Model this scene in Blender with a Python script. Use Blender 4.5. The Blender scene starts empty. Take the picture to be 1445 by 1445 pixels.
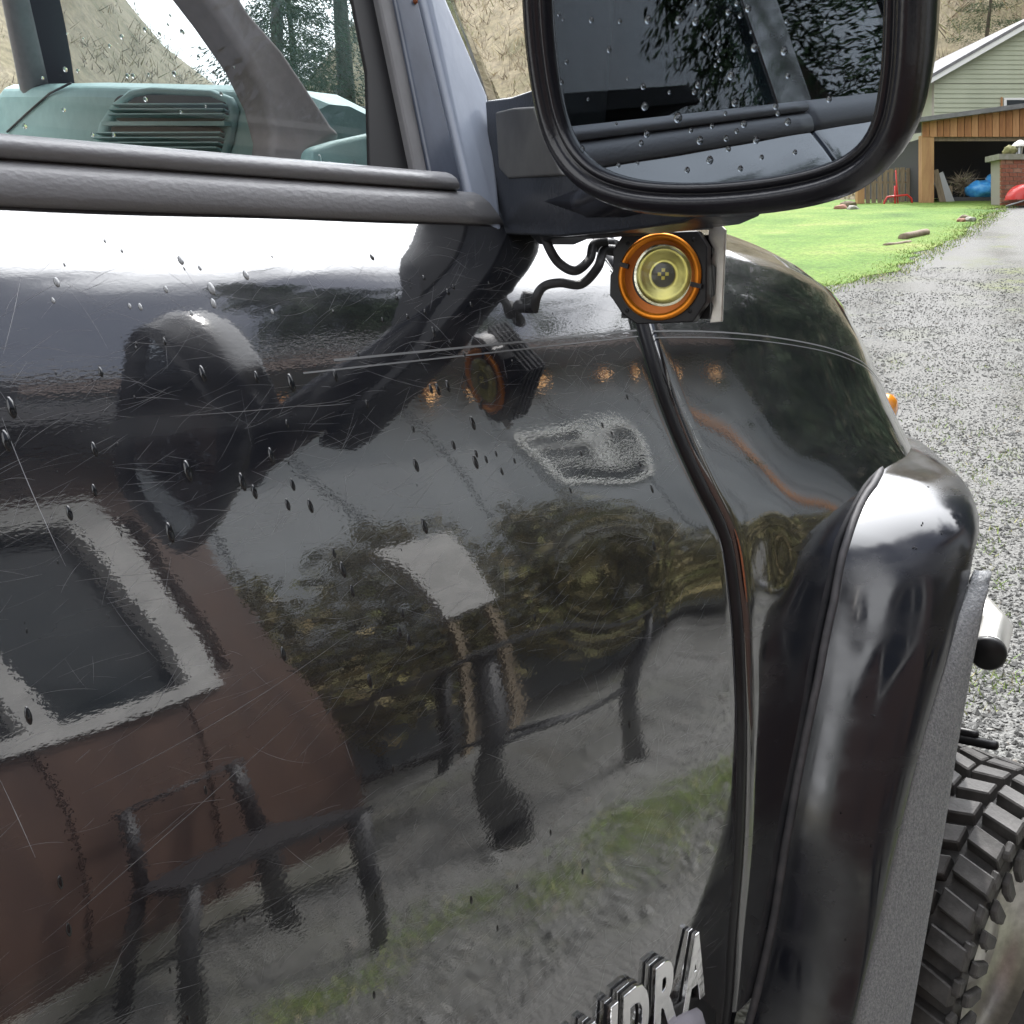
import bpy, bmesh, math, random
from mathutils import Vector, Matrix, noise
random.seed(7)
PI = math.pi
S = bpy.context.scene
COL = S.collection

# ------------------------------------------------------------------ camera
YAW, PITCH, FPX = math.radians(42.5), math.radians(13.7), 1445.0
CAM = Vector((0.65, 0.0, 1.404))
cd = bpy.data.cameras.new('camera'); cam = bpy.data.objects.new('camera', cd); COL.objects.link(cam)
cd.sensor_width = 36; cd.lens = 36; cd.clip_start = 0.02; cd.clip_end = 3000
cam.location = CAM; cam.rotation_euler = (PI / 2 - PITCH, 0, YAW)
S.camera = cam
cd.dof.use_dof = False

# ------------------------------------------------------------------ sky and sun
SUN = Vector((-0.36, 0.52, 0.78)).normalized()
w = bpy.data.worlds.new('World'); S.world = w; w.use_nodes = True
nt = w.node_tree; nt.nodes.clear()
def wn(t, **k):
    n = nt.nodes.new(t)
    for a, b in k.items(): setattr(n, a, b)
    return n
sky = wn('ShaderNodeTexSky'); sky.sky_type = 'NISHITA'; sky.sun_disc = False
sky.sun_elevation = math.asin(SUN.z); sky.sun_rotation = math.atan2(SUN.x, SUN.y)
sky.air_density = .8; sky.dust_density = 4.0; sky.ozone_density = .6
bg = wn('ShaderNodeBackground'); bg.inputs['Strength'].default_value = 0.115
out = wn('ShaderNodeOutputWorld')
tc = wn('ShaderNodeTexCoord')
mp = wn('ShaderNodeMapping'); mp.inputs['Scale'].default_value = (1.0, 1.0, 2.2)
cn = wn('ShaderNodeTexNoise'); cn.inputs['Scale'].default_value = 1.7; cn.inputs['Detail'].default_value = 7; cn.inputs['Roughness'].default_value = 0.55
def wm(op, a, b=None, c=None):
    n = wn('ShaderNodeMath', operation=op)
    for k, x in enumerate((a, b, c)):
        if x is None: continue
        if isinstance(x, (int, float)): n.inputs[k].default_value = x
        else: nt.links.new(x, n.inputs[k])
    return n.outputs[0]
def wdot(v):
    n = wn('ShaderNodeVectorMath', operation='DOT_PRODUCT'); nt.links.new(tc.outputs['Generated'], n.inputs[0]); n.inputs[1].default_value = tuple(Vector(v).normalized()); return n.outputs['Value']
nt.links.new(tc.outputs['Generated'], mp.inputs['Vector']); nt.links.new(mp.outputs['Vector'], cn.inputs['Vector'])
bank = wm('MAXIMUM', wdot((-.55, .60, .56)), wm('MULTIPLY', wdot((.25, -.92, .30)), .82))      # cloud bank ahead-left; low bank behind added to brighten facades and flare
cr = wn('ShaderNodeMapRange', interpolation_type='SMOOTHSTEP'); cr.inputs[1].default_value = .585; cr.inputs[2].default_value = .665
nt.links.new(wm('ADD', wm('MULTIPLY', cn.outputs['Fac'], .42), wm('MULTIPLY', bank, .72)), cr.inputs[0])
glow = wm('ADD', wm('MULTIPLY', wm('POWER', wm('MAXIMUM', wdot(SUN), 0.0), 5.0), 4.0), 1.0)   # cloud brightens towards the sun behind it
cl = wn('ShaderNodeVectorMath', operation='SCALE'); cl.inputs[0].default_value = (12.0, 12.2, 12.6); nt.links.new(glow, cl.inputs['Scale'])
mixc = wn('ShaderNodeMix', data_type='RGBA')
hsv = wn('ShaderNodeHueSaturation'); hsv.inputs['Saturation'].default_value = .62; nt.links.new(sky.outputs['Color'], hsv.inputs['Color'])
nt.links.new(cr.outputs[0], mixc.inputs[0]); nt.links.new(hsv.outputs['Color'], mixc.inputs[6]); nt.links.new(cl.outputs[0], mixc.inputs[7]); nt.links.new(mixc.outputs[2], bg.inputs['Color'])
nt.links.new(bg.outputs['Background'], out.inputs['Surface'])
sl = bpy.data.lights.new('sun', 'SUN'); sl.energy = 2.3; sl.angle = math.radians(0.6); sl.color = (1.0, 0.965, 0.92)
so = bpy.data.objects.new('sun', sl); COL.objects.link(so); so.rotation_euler = (-SUN).to_track_quat('-Z', 'Y').to_euler(); so.location = SUN * 60
S.view_settings.view_transform = 'Standard'; S.view_settings.look = 'None'
S.view_settings.exposure = 0.8; S.view_settings.gamma = 1.0; S.view_settings.use_curve_mapping = False
S.render.engine = 'CYCLES'
S.cycles.max_bounces = 8; S.cycles.transparent_max_bounces = 16; S.cycles.glossy_bounces = 5
S.cycles.use_denoising = True; S.cycles.sample_clamp_indirect = 6

# ------------------------------------------------------------------ helpers
DH = Vector((-math.sin(YAW), math.cos(YAW), 0)); RT = Vector((math.cos(YAW), math.sin(YAW), 0))
FW = DH * math.cos(PITCH) - Vector((0, 0, math.sin(PITCH))); UP = DH * math.sin(PITCH) + Vector((0, 0, math.cos(PITCH)))
def ray(px, py): return FW + RT * ((px - 722.5) / FPX) + UP * ((722.5 - py) / FPX)
def at(px, py, ax, v):                       # survey: where a sight line of the photograph meets a plane of the place
    r = ray(px, py); i = 'xyz'.index(ax); return CAM + r * ((v - CAM[i]) / r[i])
def atd(px, py, d): return CAM + ray(px, py) * d
def atp(px, py, p0, n):
    r = ray(px, py); return CAM + r * ((Vector(p0) - CAM).dot(n) / r.dot(n))
WORLD = {}
def lerp(a, b, t): return a + (b - a) * t
def interp(pts, v):
    if v <= pts[0][0]: return pts[0][1]
    for (a, fa), (b, fb) in zip(pts, pts[1:]):
        if v <= b: return fa + (fb - fa) * (v - a) / (b - a)
    return pts[-1][1]
def smooth_interp(pts, v):                   # Catmull-Rom through (v, f)
    n = len(pts)
    if v <= pts[0][0]: return pts[0][1] + (v - pts[0][0]) * (pts[1][1] - pts[0][1]) / (pts[1][0] - pts[0][0])
    if v >= pts[-1][0]: return pts[-1][1] + (v - pts[-1][0]) * (pts[-1][1] - pts[-2][1]) / (pts[-1][0] - pts[-2][0])
    for i in range(n - 1):
        if v <= pts[i + 1][0]: break
    def sl_(k):
        if k == 0: return (pts[1][1] - pts[0][1]) / (pts[1][0] - pts[0][0])
        if k == n - 1: return (pts[-1][1] - pts[-2][1]) / (pts[-1][0] - pts[-2][0])
        return (pts[k + 1][1] - pts[k - 1][1]) / (pts[k + 1][0] - pts[k - 1][0])
    h = pts[i + 1][0] - pts[i][0]; t = (v - pts[i][0]) / h
    m0, m1 = sl_(i) * h, sl_(i + 1) * h
    return (2*t**3 - 3*t*t + 1) * pts[i][1] + (t**3 - 2*t*t + t) * m0 + (-2*t**3 + 3*t*t) * pts[i + 1][1] + (t**3 - t*t) * m1
def base(o): return WORLD.get(o.name, Vector((0, 0, 0))) if o else Vector((0, 0, 0))
def tag(o, label=None, cat=None, group=None, kind=None):
    if label: o['label'] = label
    if cat: o['category'] = cat
    if group: o['group'] = group
    if kind: o['kind'] = kind
    return o
def thing(name, label, cat, loc=(0, 0, 0), group=None):
    o = bpy.data.objects.new(name, None); COL.objects.link(o); o.location = loc; o.empty_display_size = 0.1
    WORLD[o.name] = Vector(loc); return tag(o, label, cat, group)
def obj(name, verts, faces, mat, parent=None, smooth=False, mi=None, origin=None):
    vs = [Vector(v) for v in verts]
    if origin is None:
        lo = [min(v[i] for v in vs) for i in range(3)]; hi = [max(v[i] for v in vs) for i in range(3)]
        origin = Vector([(a + b) / 2 for a, b in zip(lo, hi)])
    origin = Vector(origin)
    me = bpy.data.meshes.new(name); me.from_pydata([v - origin for v in vs], [], faces)
    for m in (mat if isinstance(mat, (list, tuple)) else [mat]): me.materials.append(m)
    if smooth: me.polygons.foreach_set('use_smooth', [True] * len(me.polygons))
    if mi: me.polygons.foreach_set('material_index', mi)
    me.update()
    o = bpy.data.objects.new(name, me); COL.objects.link(o); o.parent = parent; o.location = origin - base(parent)
    WORLD[o.name] = origin; return o
def fix_normals(o):
    bm = bmesh.new(); bm.from_mesh(o.data); bmesh.ops.recalc_face_normals(bm, faces=bm.faces); bm.to_mesh(o.data); bm.free(); return o
def dup(o, loc=None, parent=None, rot=None, scale=None):
    c = o.copy(); COL.objects.link(c); c.parent = parent
    if loc is not None: c.location = Vector(loc) - base(parent); WORLD[c.name] = Vector(loc)
    if rot is not None: c.rotation_euler = rot
    if scale is not None: c.scale = scale
    return c
class MB:
    def __init__(s): s.v, s.f, s.m = [], [], []
    def add(s, v, f, m=0):
        k = len(s.v); s.v += [Vector(p) for p in v]; s.f += [tuple(i + k for i in q) for q in f]; s.m += [m] * len(f); return s
    def box(s, lo, hi, m=0):
        (a, b, c), (d, e, f) = lo, hi
        return s.add([(a,b,c),(d,b,c),(d,e,c),(a,e,c),(a,b,f),(d,b,f),(d,e,f),(a,e,f)],
                     [(0,3,2,1),(4,5,6,7),(0,1,5,4),(1,2,6,5),(2,3,7,6),(3,0,4,7)], m)
    def obox(s, c, ux, uy, uz, m=0):         # box by centre and half-axis vectors
        c = Vector(c); p = []
        for k in (-1, 1):
            for (i, j) in ((-1,-1),(1,-1),(1,1),(-1,1)): p.append(c + ux * i + uy * j + uz * k)
        return s.add(p, [(0,3,2,1),(4,5,6,7),(0,1,5,4),(1,2,6,5),(2,3,7,6),(3,0,4,7)], m)
    def tube(s, pts, r, n=8, m=0, cap=True):
        pts = [Vector(p) for p in pts]; rings = []
        rr = r if isinstance(r, (list, tuple)) else [r] * len(pts)
        prev = None
        for i, p in enumerate(pts):
            t = (pts[min(i + 1, len(pts) - 1)] - pts[max(i - 1, 0)]).normalized()
            if prev is None: a = t.cross(Vector((0, 0, 1)) if abs(t.z) < .9 else Vector((1, 0, 0))).normalized()
            else: a = (prev - t * prev.dot(t)).normalized()
            prev = a; b = t.cross(a)
            rings.append([p + (a * math.cos(2*PI*k/n) + b * math.sin(2*PI*k/n)) * rr[i] for k in range(n)])
        return s.loft(rings, True, m, cap)
    def loft(s, rings, closed=True, m=0, cap=False):
        n = len(rings[0]); v = [p for r in rings for p in r]; f = []
        for i in range(len(rings) - 1):
            for k in range(n if closed else n - 1):
                a, b = i * n + k, i * n + (k + 1) % n; f.append((a, b, b + n, a + n))
        if cap: f.append(tuple(range(n))[::-1]); f.append(tuple(range((len(rings) - 1) * n, len(rings) * n)))
        return s.add(v, f, m)
    def build(s, name, mat, parent=None, smooth=False, origin=None):
        return obj(name, s.v, s.f, mat, parent, smooth, s.m, origin)
def ico(sub=1):
    bm = bmesh.new(); bmesh.ops.create_icosphere(bm, subdivisions=sub, radius=1.0)
    v = [x.co.copy() for x in bm.verts]; f = [tuple(y.index for y in x.verts) for x in bm.faces]; bm.free(); return v, f
def slab(name, poly, n, th, mat, parent, bevel=0.004, seg=3, label=None):
    """polygon in the plane (world points, normal n towards the viewer) given real thickness th behind it, edges rounded"""
    n = Vector(n).normalized(); p = [Vector(q) for q in poly]; k = len(p)
    v = p + [q - n * th for q in p]
    f = [tuple(range(k)), tuple(range(2 * k - 1, k - 1, -1))] + [(i, i + k, (i + 1) % k + k, (i + 1) % k) for i in range(k)]
    o = fix_normals(obj(name, v, f, mat, parent))
    if bevel:
        md = o.modifiers.new('bevel', 'BEVEL'); md.width = bevel; md.segments = seg; md.limit_method = 'ANGLE'; md.angle_limit = math.radians(40)
        o.data.polygons.foreach_set('use_smooth', [True] * len(o.data.polygons))
        wnm = o.modifiers.new('wn', 'WEIGHTED_NORMAL'); wnm.keep_sharp = False
    if label: o['label'] = label
    return o

# ------------------------------------------------------------------ materials
def mat(name, color=(.5, .5, .5), rough=.6, metal=0., ior=1.45, spec=None, noise_=None, bump=None, coat=0., emis=None):
    m = bpy.data.materials.new(name); m.use_nodes = True; t = m.node_tree; b = t.nodes['Principled BSDF']
    b.inputs['Base Color'].default_value = (*color, 1); b.inputs['Roughness'].default_value = rough
    b.inputs['Metallic'].default_value = metal; b.inputs['IOR'].default_value = ior; b.inputs['Coat Weight'].default_value = coat
    if spec is not None: b.inputs['Specular IOR Level'].default_value = spec
    if noise_:
        sc, c2, stretch = noise_[:3]; lo, hi = (noise_[3], noise_[4]) if len(noise_) > 3 else (.35, .65)
        tcn = t.nodes.new('ShaderNodeTexCoord'); mpn = t.nodes.new('ShaderNodeMapping'); mpn.inputs['Scale'].default_value = stretch
        nn = t.nodes.new('ShaderNodeTexNoise'); nn.inputs['Scale'].default_value = sc; nn.inputs['Detail'].default_value = 6; nn.inputs['Roughness'].default_value = .6
        rp = t.nodes.new('ShaderNodeValToRGB'); rp.color_ramp.elements[0].position = lo; rp.color_ramp.elements[1].position = hi
        rp.color_ramp.elements[0].color = (*color, 1); rp.color_ramp.elements[1].color = (*c2, 1)
        t.links.new(tcn.outputs['Object'], mpn.inputs['Vector']); t.links.new(mpn.outputs['Vector'], nn.inputs['Vector'])
        t.links.new(nn.outputs['Fac'], rp.inputs['Fac']); t.links.new(rp.outputs['Color'], b.inputs['Base Color'])
    if bump:
        sc, st, stretch = bump
        tcn = t.nodes.new('ShaderNodeTexCoord'); mpn = t.nodes.new('ShaderNodeMapping'); mpn.inputs['Scale'].default_value = stretch
        nn = t.nodes.new('ShaderNodeTexNoise'); nn.inputs['Scale'].default_value = sc; nn.inputs['Detail'].default_value = 4
        bp = t.nodes.new('ShaderNodeBump'); bp.inputs['Strength'].default_value = st; bp.inputs['Distance'].default_value = .01
        t.links.new(tcn.outputs['Object'], mpn.inputs['Vector']); t.links.new(mpn.outputs['Vector'], nn.inputs['Vector'])
        t.links.new(nn.outputs['Fac'], bp.inputs['Height']); t.links.new(bp.outputs['Normal'], b.inputs['Normal'])
    return m
def glass(name, tint, f0=.05):
    """thin pane: tinted see-through plus a Schlick reflection that is the same from both faces"""
    m = bpy.data.materials.new(name); m.use_nodes = True; t = m.node_tree; t.nodes.clear()
    tr = t.nodes.new('ShaderNodeBsdfTransparent'); tr.inputs[0].default_value = (*tint, 1)
    gl = t.nodes.new('ShaderNodeBsdfGlossy'); gl.inputs['Roughness'].default_value = 0.01
    g = t.nodes.new('ShaderNodeNewGeometry'); dt = t.nodes.new('ShaderNodeVectorMath'); dt.operation = 'DOT_PRODUCT'
    t.links.new(g.outputs['Incoming'], dt.inputs[0]); t.links.new(g.outputs['Normal'], dt.inputs[1])
    def mth(op, a, b=None):
        n = t.nodes.new('ShaderNodeMath'); n.operation = op
        for k, v_ in enumerate((a, b)):
            if v_ is None: continue
            if isinstance(v_, (int, float)): n.inputs[k].default_value = v_
            else: t.links.new(v_, n.inputs[k])
        return n.outputs[0]
    fr = mth('ADD', mth('MULTIPLY', mth('POWER', mth('SUBTRACT', 1.0, mth('ABSOLUTE', dt.outputs['Value'])), 5), 1 - f0), f0)
    mx = t.nodes.new('ShaderNodeMixShader'); o = t.nodes.new('ShaderNodeOutputMaterial')
    t.links.new(fr, mx.inputs[0]); t.links.new(tr.outputs[0], mx.inputs[1]); t.links.new(gl.outputs[0], mx.inputs[2]); t.links.new(mx.outputs[0], o.inputs[0])
    return m
def paint(name, color, ior, rough, fine, wave):
    """black lacquer, finely marred: a bump stretched along the car frays reflections up and down"""
    m = mat(name, color, rough, 0, ior); t = m.node_tree; b = t.nodes['Principled BSDF']
    g = t.nodes.new('ShaderNodeNewGeometry')
    def nz(scale, stretch, detail):
        mpn = t.nodes.new('ShaderNodeMapping'); mpn.inputs['Scale'].default_value = stretch
        n = t.nodes.new('ShaderNodeTexNoise'); n.inputs['Scale'].default_value = scale; n.inputs['Detail'].default_value = detail
        t.links.new(g.outputs['Position'], mpn.inputs['Vector']); t.links.new(mpn.outputs['Vector'], n.inputs['Vector']); return n
    n1 = nz(380, (1, .4, 1), 2); n2 = nz(5, (1, .8, 1), 1)
    b1 = t.nodes.new('ShaderNodeBump'); b1.inputs['Strength'].default_value = fine; b1.inputs['Distance'].default_value = .001
    b2 = t.nodes.new('ShaderNodeBump'); b2.inputs['Strength'].default_value = wave; b2.inputs['Distance'].default_value = .01
    t.links.new(n2.outputs['Fac'], b2.inputs['Height']); t.links.new(n1.outputs['Fac'], b1.inputs['Height'])
    t.links.new(b2.outputs['Normal'], b1.inputs['Normal']); t.links.new(b1.outputs['Normal'], b.inputs['Normal'])
    n3 = nz(14, (1, .3, 1.6), 6)
    rp = t.nodes.new('ShaderNodeMapRange'); rp.inputs[1].default_value = .35; rp.inputs[2].default_value = .75; rp.inputs[3].default_value = rough * .5; rp.inputs[4].default_value = rough * 2.2
    t.links.new(n3.outputs['Fac'], rp.inputs[0]); t.links.new(rp.outputs[0], b.inputs['Roughness'])
    return m
M = {}
M['paint_old'] = paint('black_paint', (.011, .012, .016), 2.6, .026, .03, .010)
M['paint'] = paint('black_lacquer', (.012, .013, .017), 1.65, .16, .03, .010)
b_ = M['paint'].node_tree.nodes['Principled BSDF']; b_.inputs['Coat Weight'].default_value = 1; b_.inputs['Coat IOR'].default_value = 2.45; b_.inputs['Coat Roughness'].default_value = .018
for l_ in list(b_.inputs['Normal'].links): M['paint'].node_tree.links.new(l_.from_socket, b_.inputs['Coat Normal'])
M['flare'] = paint('flare_gloss', (.012, .013, .018), 1.75, .17, .02, .003)
M['trim'] = mat('trim_rubber', (.185, .187, .198), .36, noise_=(7, (.27, .27, .28), (1, .22, 2), .3, .72), bump=(240, .10, (1, .5, 1)))
M['trim_dark'] = mat('trim_dark', (.012, .012, .014), .3, noise_=(14, (.02, .02, .024), (1, .5, 1)))
M['seal'] = mat('seal', (.012, .012, .014), .55)
M['rubber_grey'] = mat('gasket_grey', (.09, .085, .09), .65, noise_=(30, (.05, .05, .055), (1, 1, 1)))
M['faded_sheen'] = mat('faded_paint_sheen', (.46, .52, .62), .33, ior=1.6, noise_=(5, (.32, .37, .47), (1, 1, .6)), bump=(120, .03, (1, 1, .3)))  # dark faded pillar paint, its sky reflection put into the base colour
M['frame_blue'] = mat('frame_paint', (.12, .145, .20), .3, ior=1.6, noise_=(8, (.05, .06, .085), (1, 1, .4)))
M['frame_rubber'] = mat('frame_rubber', (.20, .20, .21), .5, noise_=(12, (.13, .13, .135), (1, 1, .4)))
M['arm'] = mat('mirror_arm_plastic', (.018, .021, .028), .26, ior=1.5, noise_=(9, (.035, .038, .046), (1, 1, 1)), bump=(220, .04, (1, 1, 1)))
M['recess'] = mat('mirror_recess_plastic', (.05, .05, .052), .5, noise_=(13, (.10, .10, .098), (1, 1, .6)))
M['housing'] = mat('mirror_housing_plastic', (.012, .012, .016), .22, ior=1.5, bump=(260, .03, (1, 1, 1)))
M['mirror'] = mat('mirror_silver', (.22, .25, .285), .004, 1.0)
M['glass'] = glass('window_glass', (.96, .98, .98), .03)
M['windshield'] = glass('windscreen_glass', (.50, .52, .525), .05)
M['dash'] = mat('dash_plastic', (.38, .58, .565), .55, noise_=(40, (.335, .52, .51), (1, 1, 1)), bump=(500, .08, (1, 1, 1)))
M['vent_dark'] = mat('vent_dark', (.012, .014, .015), .5)
M['fabric'] = mat('pillar_trim', (.30, .27, .27), .8, noise_=(60, (.26, .235, .235), (1, 1, 1)))
M['cabin'] = mat('cabin_dark', (.02, .022, .024), .7)
M['chrome'] = mat('chrome', (.95, .95, .95), .14, 1.0, bump=(90, .05, (1, 1, 1)))
M['chrome_matt'] = mat('satin_steel', (.75, .74, .72), .3, .9)
M['black'] = mat('black_plastic', (.012, .012, .013), .42)
M['podblack'] = mat('anodised_black', (.02, .02, .023), .38, .3, bump=(600, .03, (1, 1, 1)))
M['orange'] = mat('anodised_orange', (.72, .24, .02), .32, .75, noise_=(60, (.60, .19, .015), (1, 1, 1)))
M['orange_in'] = mat('orange_bowl', (.35, .10, .015), .35, .6)
M['alu'] = mat('bare_aluminium', (.62, .60, .57), .38, 1.0, noise_=(40, (.45, .43, .41), (1, 1, 1)))
M['lens'] = glass('lamp_lens', (.97, .96, .84), .04)
M['reflector'] = mat('lamp_reflector', (.62, .58, .22), .22, .7, noise_=(22, (.42, .40, .20), (1, 1, 1)))
M['led'] = mat('led_chip', (.85, .75, .12), .3)
M['hose'] = mat('braided_hose', (.035, .035, .038), .45, bump=(900, .3, (1, 1, 1)))
M['plate'] = mat('mudguard_rubber', (.20, .21, .222), .7, noise_=(190, (.36, .365, .375), (1, 1, 1)), bump=(300, .45, (1, 1, 1)))
M['tyre'] = mat('tyre_rubber', (.036, .034, .033), .62, noise_=(17, (.095, .09, .086), (1, 1, 1)), bump=(120, .12, (1, 1, 1)))
M['moulding'] = mat('moulding_grey', (.30, .29, .33), .45, noise_=(30, (.25, .24, .27), (1, 1, 1)))
M['amber'] = mat('amber_lens', (.85, .30, .02), .12, coat=.6)
M['rust'] = mat('rust_chip', (.33, .09, .025), .8, noise_=(160, (.16, .05, .02), (1, 1, 1)))
M['stripe'] = mat('pinstripe', (.16, .165, .17), .35)
M['scratch'] = mat('scratch_haze', (.40, .41, .43), .4)

# ================================================================== PICKUP TRUCK
GZ = -0.27                                        # ground under the truck
truck = thing('pickup_truck', 'black lifted pickup truck with scratched wet door filling the foreground', 'pickup truck', (-1.0, 0.6, GZ))
PROF = [(-.02, -.035), (.10, -.012), (.30, .004), (.44, .010), (.60, .013), (.757, .009), (.859, .000), (.958, -.013), (1.043, -.032),
        (1.114, -.058), (1.187, -.091), (1.253, -.123), (1.321, -.157), (1.39, -.195), (1.448, -.240)]
def body_x(z): return smooth_interp(PROF, z)
def dents(y, z):
    def g(y0, z0, sy, sz, a): return a * math.exp(-((y - y0) / sy) ** 2 - ((z - z0) / sz) ** 2)
    d = g(.93, 1.05, .085, .06, -.0042) + g(.99, .99, .06, .05, .0020) + g(1.28, 1.00, .05, .045, -.0045) + g(1.20, .93, .05, .05, .001)
    d += g(.70, .93, .16, .035, .0010) + g(.45, .80, .2, .1, -.0012) + g(1.0, 1.18, .07, .05, -.0016)
    d += .0006 * math.sin(y * 9 + z * 5) + .0004 * math.sin(y * 21 - z * 12)
    return d
def door_pt(y, z): return Vector((body_x(z) + dents(y, z), y, z))
def on_body(px, py, lift=0.0):
    r = ray(px, py); x = 0.0
    for _ in range(14):
        p = CAM + r * ((x - CAM.x) / r.x); x = body_x(p.z) + dents(p.y, p.z)
    n = body_n(p.y, p.z); return p + n * lift, n
def body_n(y, z):
    e = .004; a = door_pt(y + e, z) - door_pt(y - e, z); b = door_pt(y, z + e) - door_pt(y, z - e); return a.cross(b).normalized()
GAP = []
for p in [(893, 420), (905, 462), (925, 530), (950, 600), (985, 680), (1022, 760), (1036, 850), (1043, 950), (1046, 1050), (1042, 1200), (1032, 1330), (1024, 1445)]:
    q, _ = on_body(*p); GAP.append((q.z, q.y))
GAP.sort(); GAP = [(-.05, GAP[0][1] - .02), (.12, GAP[0][1] - .005)] + GAP + [(1.448, GAP[-1][1] - .012)]
def gap_y(z): return smooth_interp(GAP, z)
DOOR_REAR, ZT = -0.72, 1.448
ROLL = ((.004, -.032), (.0005, -.016), (.0015, -.007), (.005, -.0026), (.010, -.0006))
def skin(name, y0f, y1f, nz, ny, z0, z1, edge0=False, edge1=False, xf=None):
    """outer skin of a pressed panel between two edge curves; the named edges roll inwards to a flange"""
    rings = []
    for i in range(nz + 1):
        z = lerp(z0, z1, i / nz); a, b = y0f(z), y1f(z); r = []
        if edge0:
            for (dy, dn) in ROLL: r.append(door_pt(a + dy, z) + body_n(a, z) * dn)
        lo = a + (.015 if edge0 else 0); hi = b - (.015 if edge1 else 0)
        for j in range(ny + 1): r.append(door_pt(lerp(lo, hi, j / ny), z))
        if edge1:
            for (dy, dn) in ROLL[::-1]: r.append(door_pt(b - dy, z) + body_n(b, z) * dn)
        rings.append(r)
    return MB().loft(rings, False)
door = skin('door', lambda z: DOOR_REAR, gap_y, 130, 170, .10, ZT, True, True).build('door', M['paint'], truck, True)
# recess strip seen down the door gap
r = []
for i in range(60):
    z = lerp(.08, 1.44, i / 59); y = gap_y(z); n = body_n(y, z)
    r.append([door_pt(y - .02, z) - n * .028, door_pt(y + .035, z) - n * .028])
MB().loft(r, False).build('door_seal', M['seal'], truck, True)
MB().tube([door_pt(gap_y(z_) + .0125, z_) + body_n(gap_y(z_), z_) * -.0115 for z_ in [lerp(.1, 1.42, i / 59) for i in range(60)]], .0118, 12).build('door_seal_bulb', M['trim_dark'], truck, True)
CREST = [(0, -.240, 1.448), (.3, -.31, 1.482), (.5, -.40, 1.505), (.75, -.62, 1.535), (1.0, -.95, 1.55)]
DROP = [(1.0, 0), (1.2, .004), (1.4, .018), (1.6, .042), (1.75, .068), (1.88, .102), (2.0, .16), (2.12, .25), (2.24, .37), (2.34, .49), (2.42, .62), (2.5, .80)]
INSET = [(1.0, 0), (1.5, 0), (1.8, .006), (2.0, .024), (2.15, .06), (2.3, .14), (2.42, .26), (2.5, .42)]
def side_x(y, z):
    wz = max(0., min(1., (z - .72) / .62)); wz = wz * wz * (3 - 2 * wz)
    return body_x(min(1.448, z + smooth_interp(DROP, y) * wz)) - smooth_interp(INSET, y)
def on_fender(px, py):
    r = ray(px, py); t = .5
    while t < 4:
        p = CAM + r * t
        if p.x < side_x(p.y, p.z): return p
        t += .002
    return p
# fender: rolled rear edge, arch opening hidden under the flare, shoulder turning over to the hood
def fender_pt(y, u):                              # u 0..1 side bottom to shoulder, 1..2 shoulder to hood centre
    if u <= 1: z = lerp(.30, 1.448, u); x = body_x(z) + dents(y, z)
    else:
        t = u - 1; x = smooth_interp([(c[0], c[1]) for c in CREST], t); z = smooth_interp([(c[0], c[2]) for c in CREST], t)
    wz = max(0., min(1., (z - .72) / .62)); wz = wz * wz * (3 - 2 * wz)
    k = max(0., min(1., (-x - .2) / .7)); cen = max(0., min(1., (u - 1.2) / .8))
    return Vector((x - smooth_interp(INSET, y) * (1 - .8 * k), y + .22 * k, z - smooth_interp(DROP, y) * wz * (1 - .25 * cen)))
FL_IN = [on_fender(*p) for p in [(1050, 1445), (1085, 1300), (1110, 1150), (1150, 950), (1170, 850), (1190, 760), (1230, 680), (1283, 640)]]
rings = []
NY = 96
us = [i / 70 for i in range(71)] + [1 + (i / 30) for i in range(1, 31)]
for u in us:
    r = []
    z = lerp(.30, 1.448, min(u, 1)); y0 = (gap_y(z) if u <= 1 else gap_y(1.448)) + .025
    for (dy, dn) in ROLL:
        p = fender_pt(y0 + dy, u); n = body_n(y0, z) if u <= 1 else Vector((0, 0, 1)); r.append(p + n * dn)
    for j in range(NY + 1): r.append(fender_pt(lerp(y0 + .015, 2.5, j / NY), u))
    rings.append(r)
mb = MB().loft(rings, False)
# cut the wheel opening: drop faces inside the arch line
def in_arch(p):
    if p.y < 1.25 or p.z > 1.06: return False
    zc = interp([(1.25, .27), (1.30, .36), (1.36, .55), (1.43, .76), (1.48, .92), (1.56, 1.0), (1.72, 1.04), (2.0, 1.03), (2.2, .95), (2.4, .75), (2.5, .3)], p.y)
    return p.z < zc and p.x > -.5
keep = [f for f in mb.f if not all(in_arch(mb.v[i]) for i in f)]
mb.f = keep; mb.m = [0] * len(keep)
fender = mb.build('fender', M['paint'], truck, True)
# left half of the hood and the far fender
L = MB()
rl = []
for u in us[::4]:
    r = []
    for j in range(0, 41):
        p = fender_pt(lerp(1.1, 2.5, j / 40), u); r.append(Vector((-1.9 - p.x, p.y, p.z)))
    rl.append(r)
L.loft(rl, False).build('far_fender', M['paint'], truck, True)
# nose closing the front: grille panel
MB().box((-1.62, 2.5, .35), (-.28, 2.58, .85)).build('grille', M['black'], truck)
hl = MB(); hl.box((-.62, 2.44, .72), (-.36, 2.57, .85)); hl.build('headlight', M['lens'], truck)
hl = MB(); hl.box((-1.54, 2.44, .72), (-1.28, 2.57, .85)); hl.build('headlight', M['lens'], truck)
# amber corner lamp on the fender's nose
v, f = ico(2)
c = at(1250, 578, 'y', 2.06)
obj('turn_signal', [c + Vector((p.x * .018, p.y * .05, p.z * .034)) for p in v], f, M['amber'], truck, True)

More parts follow.
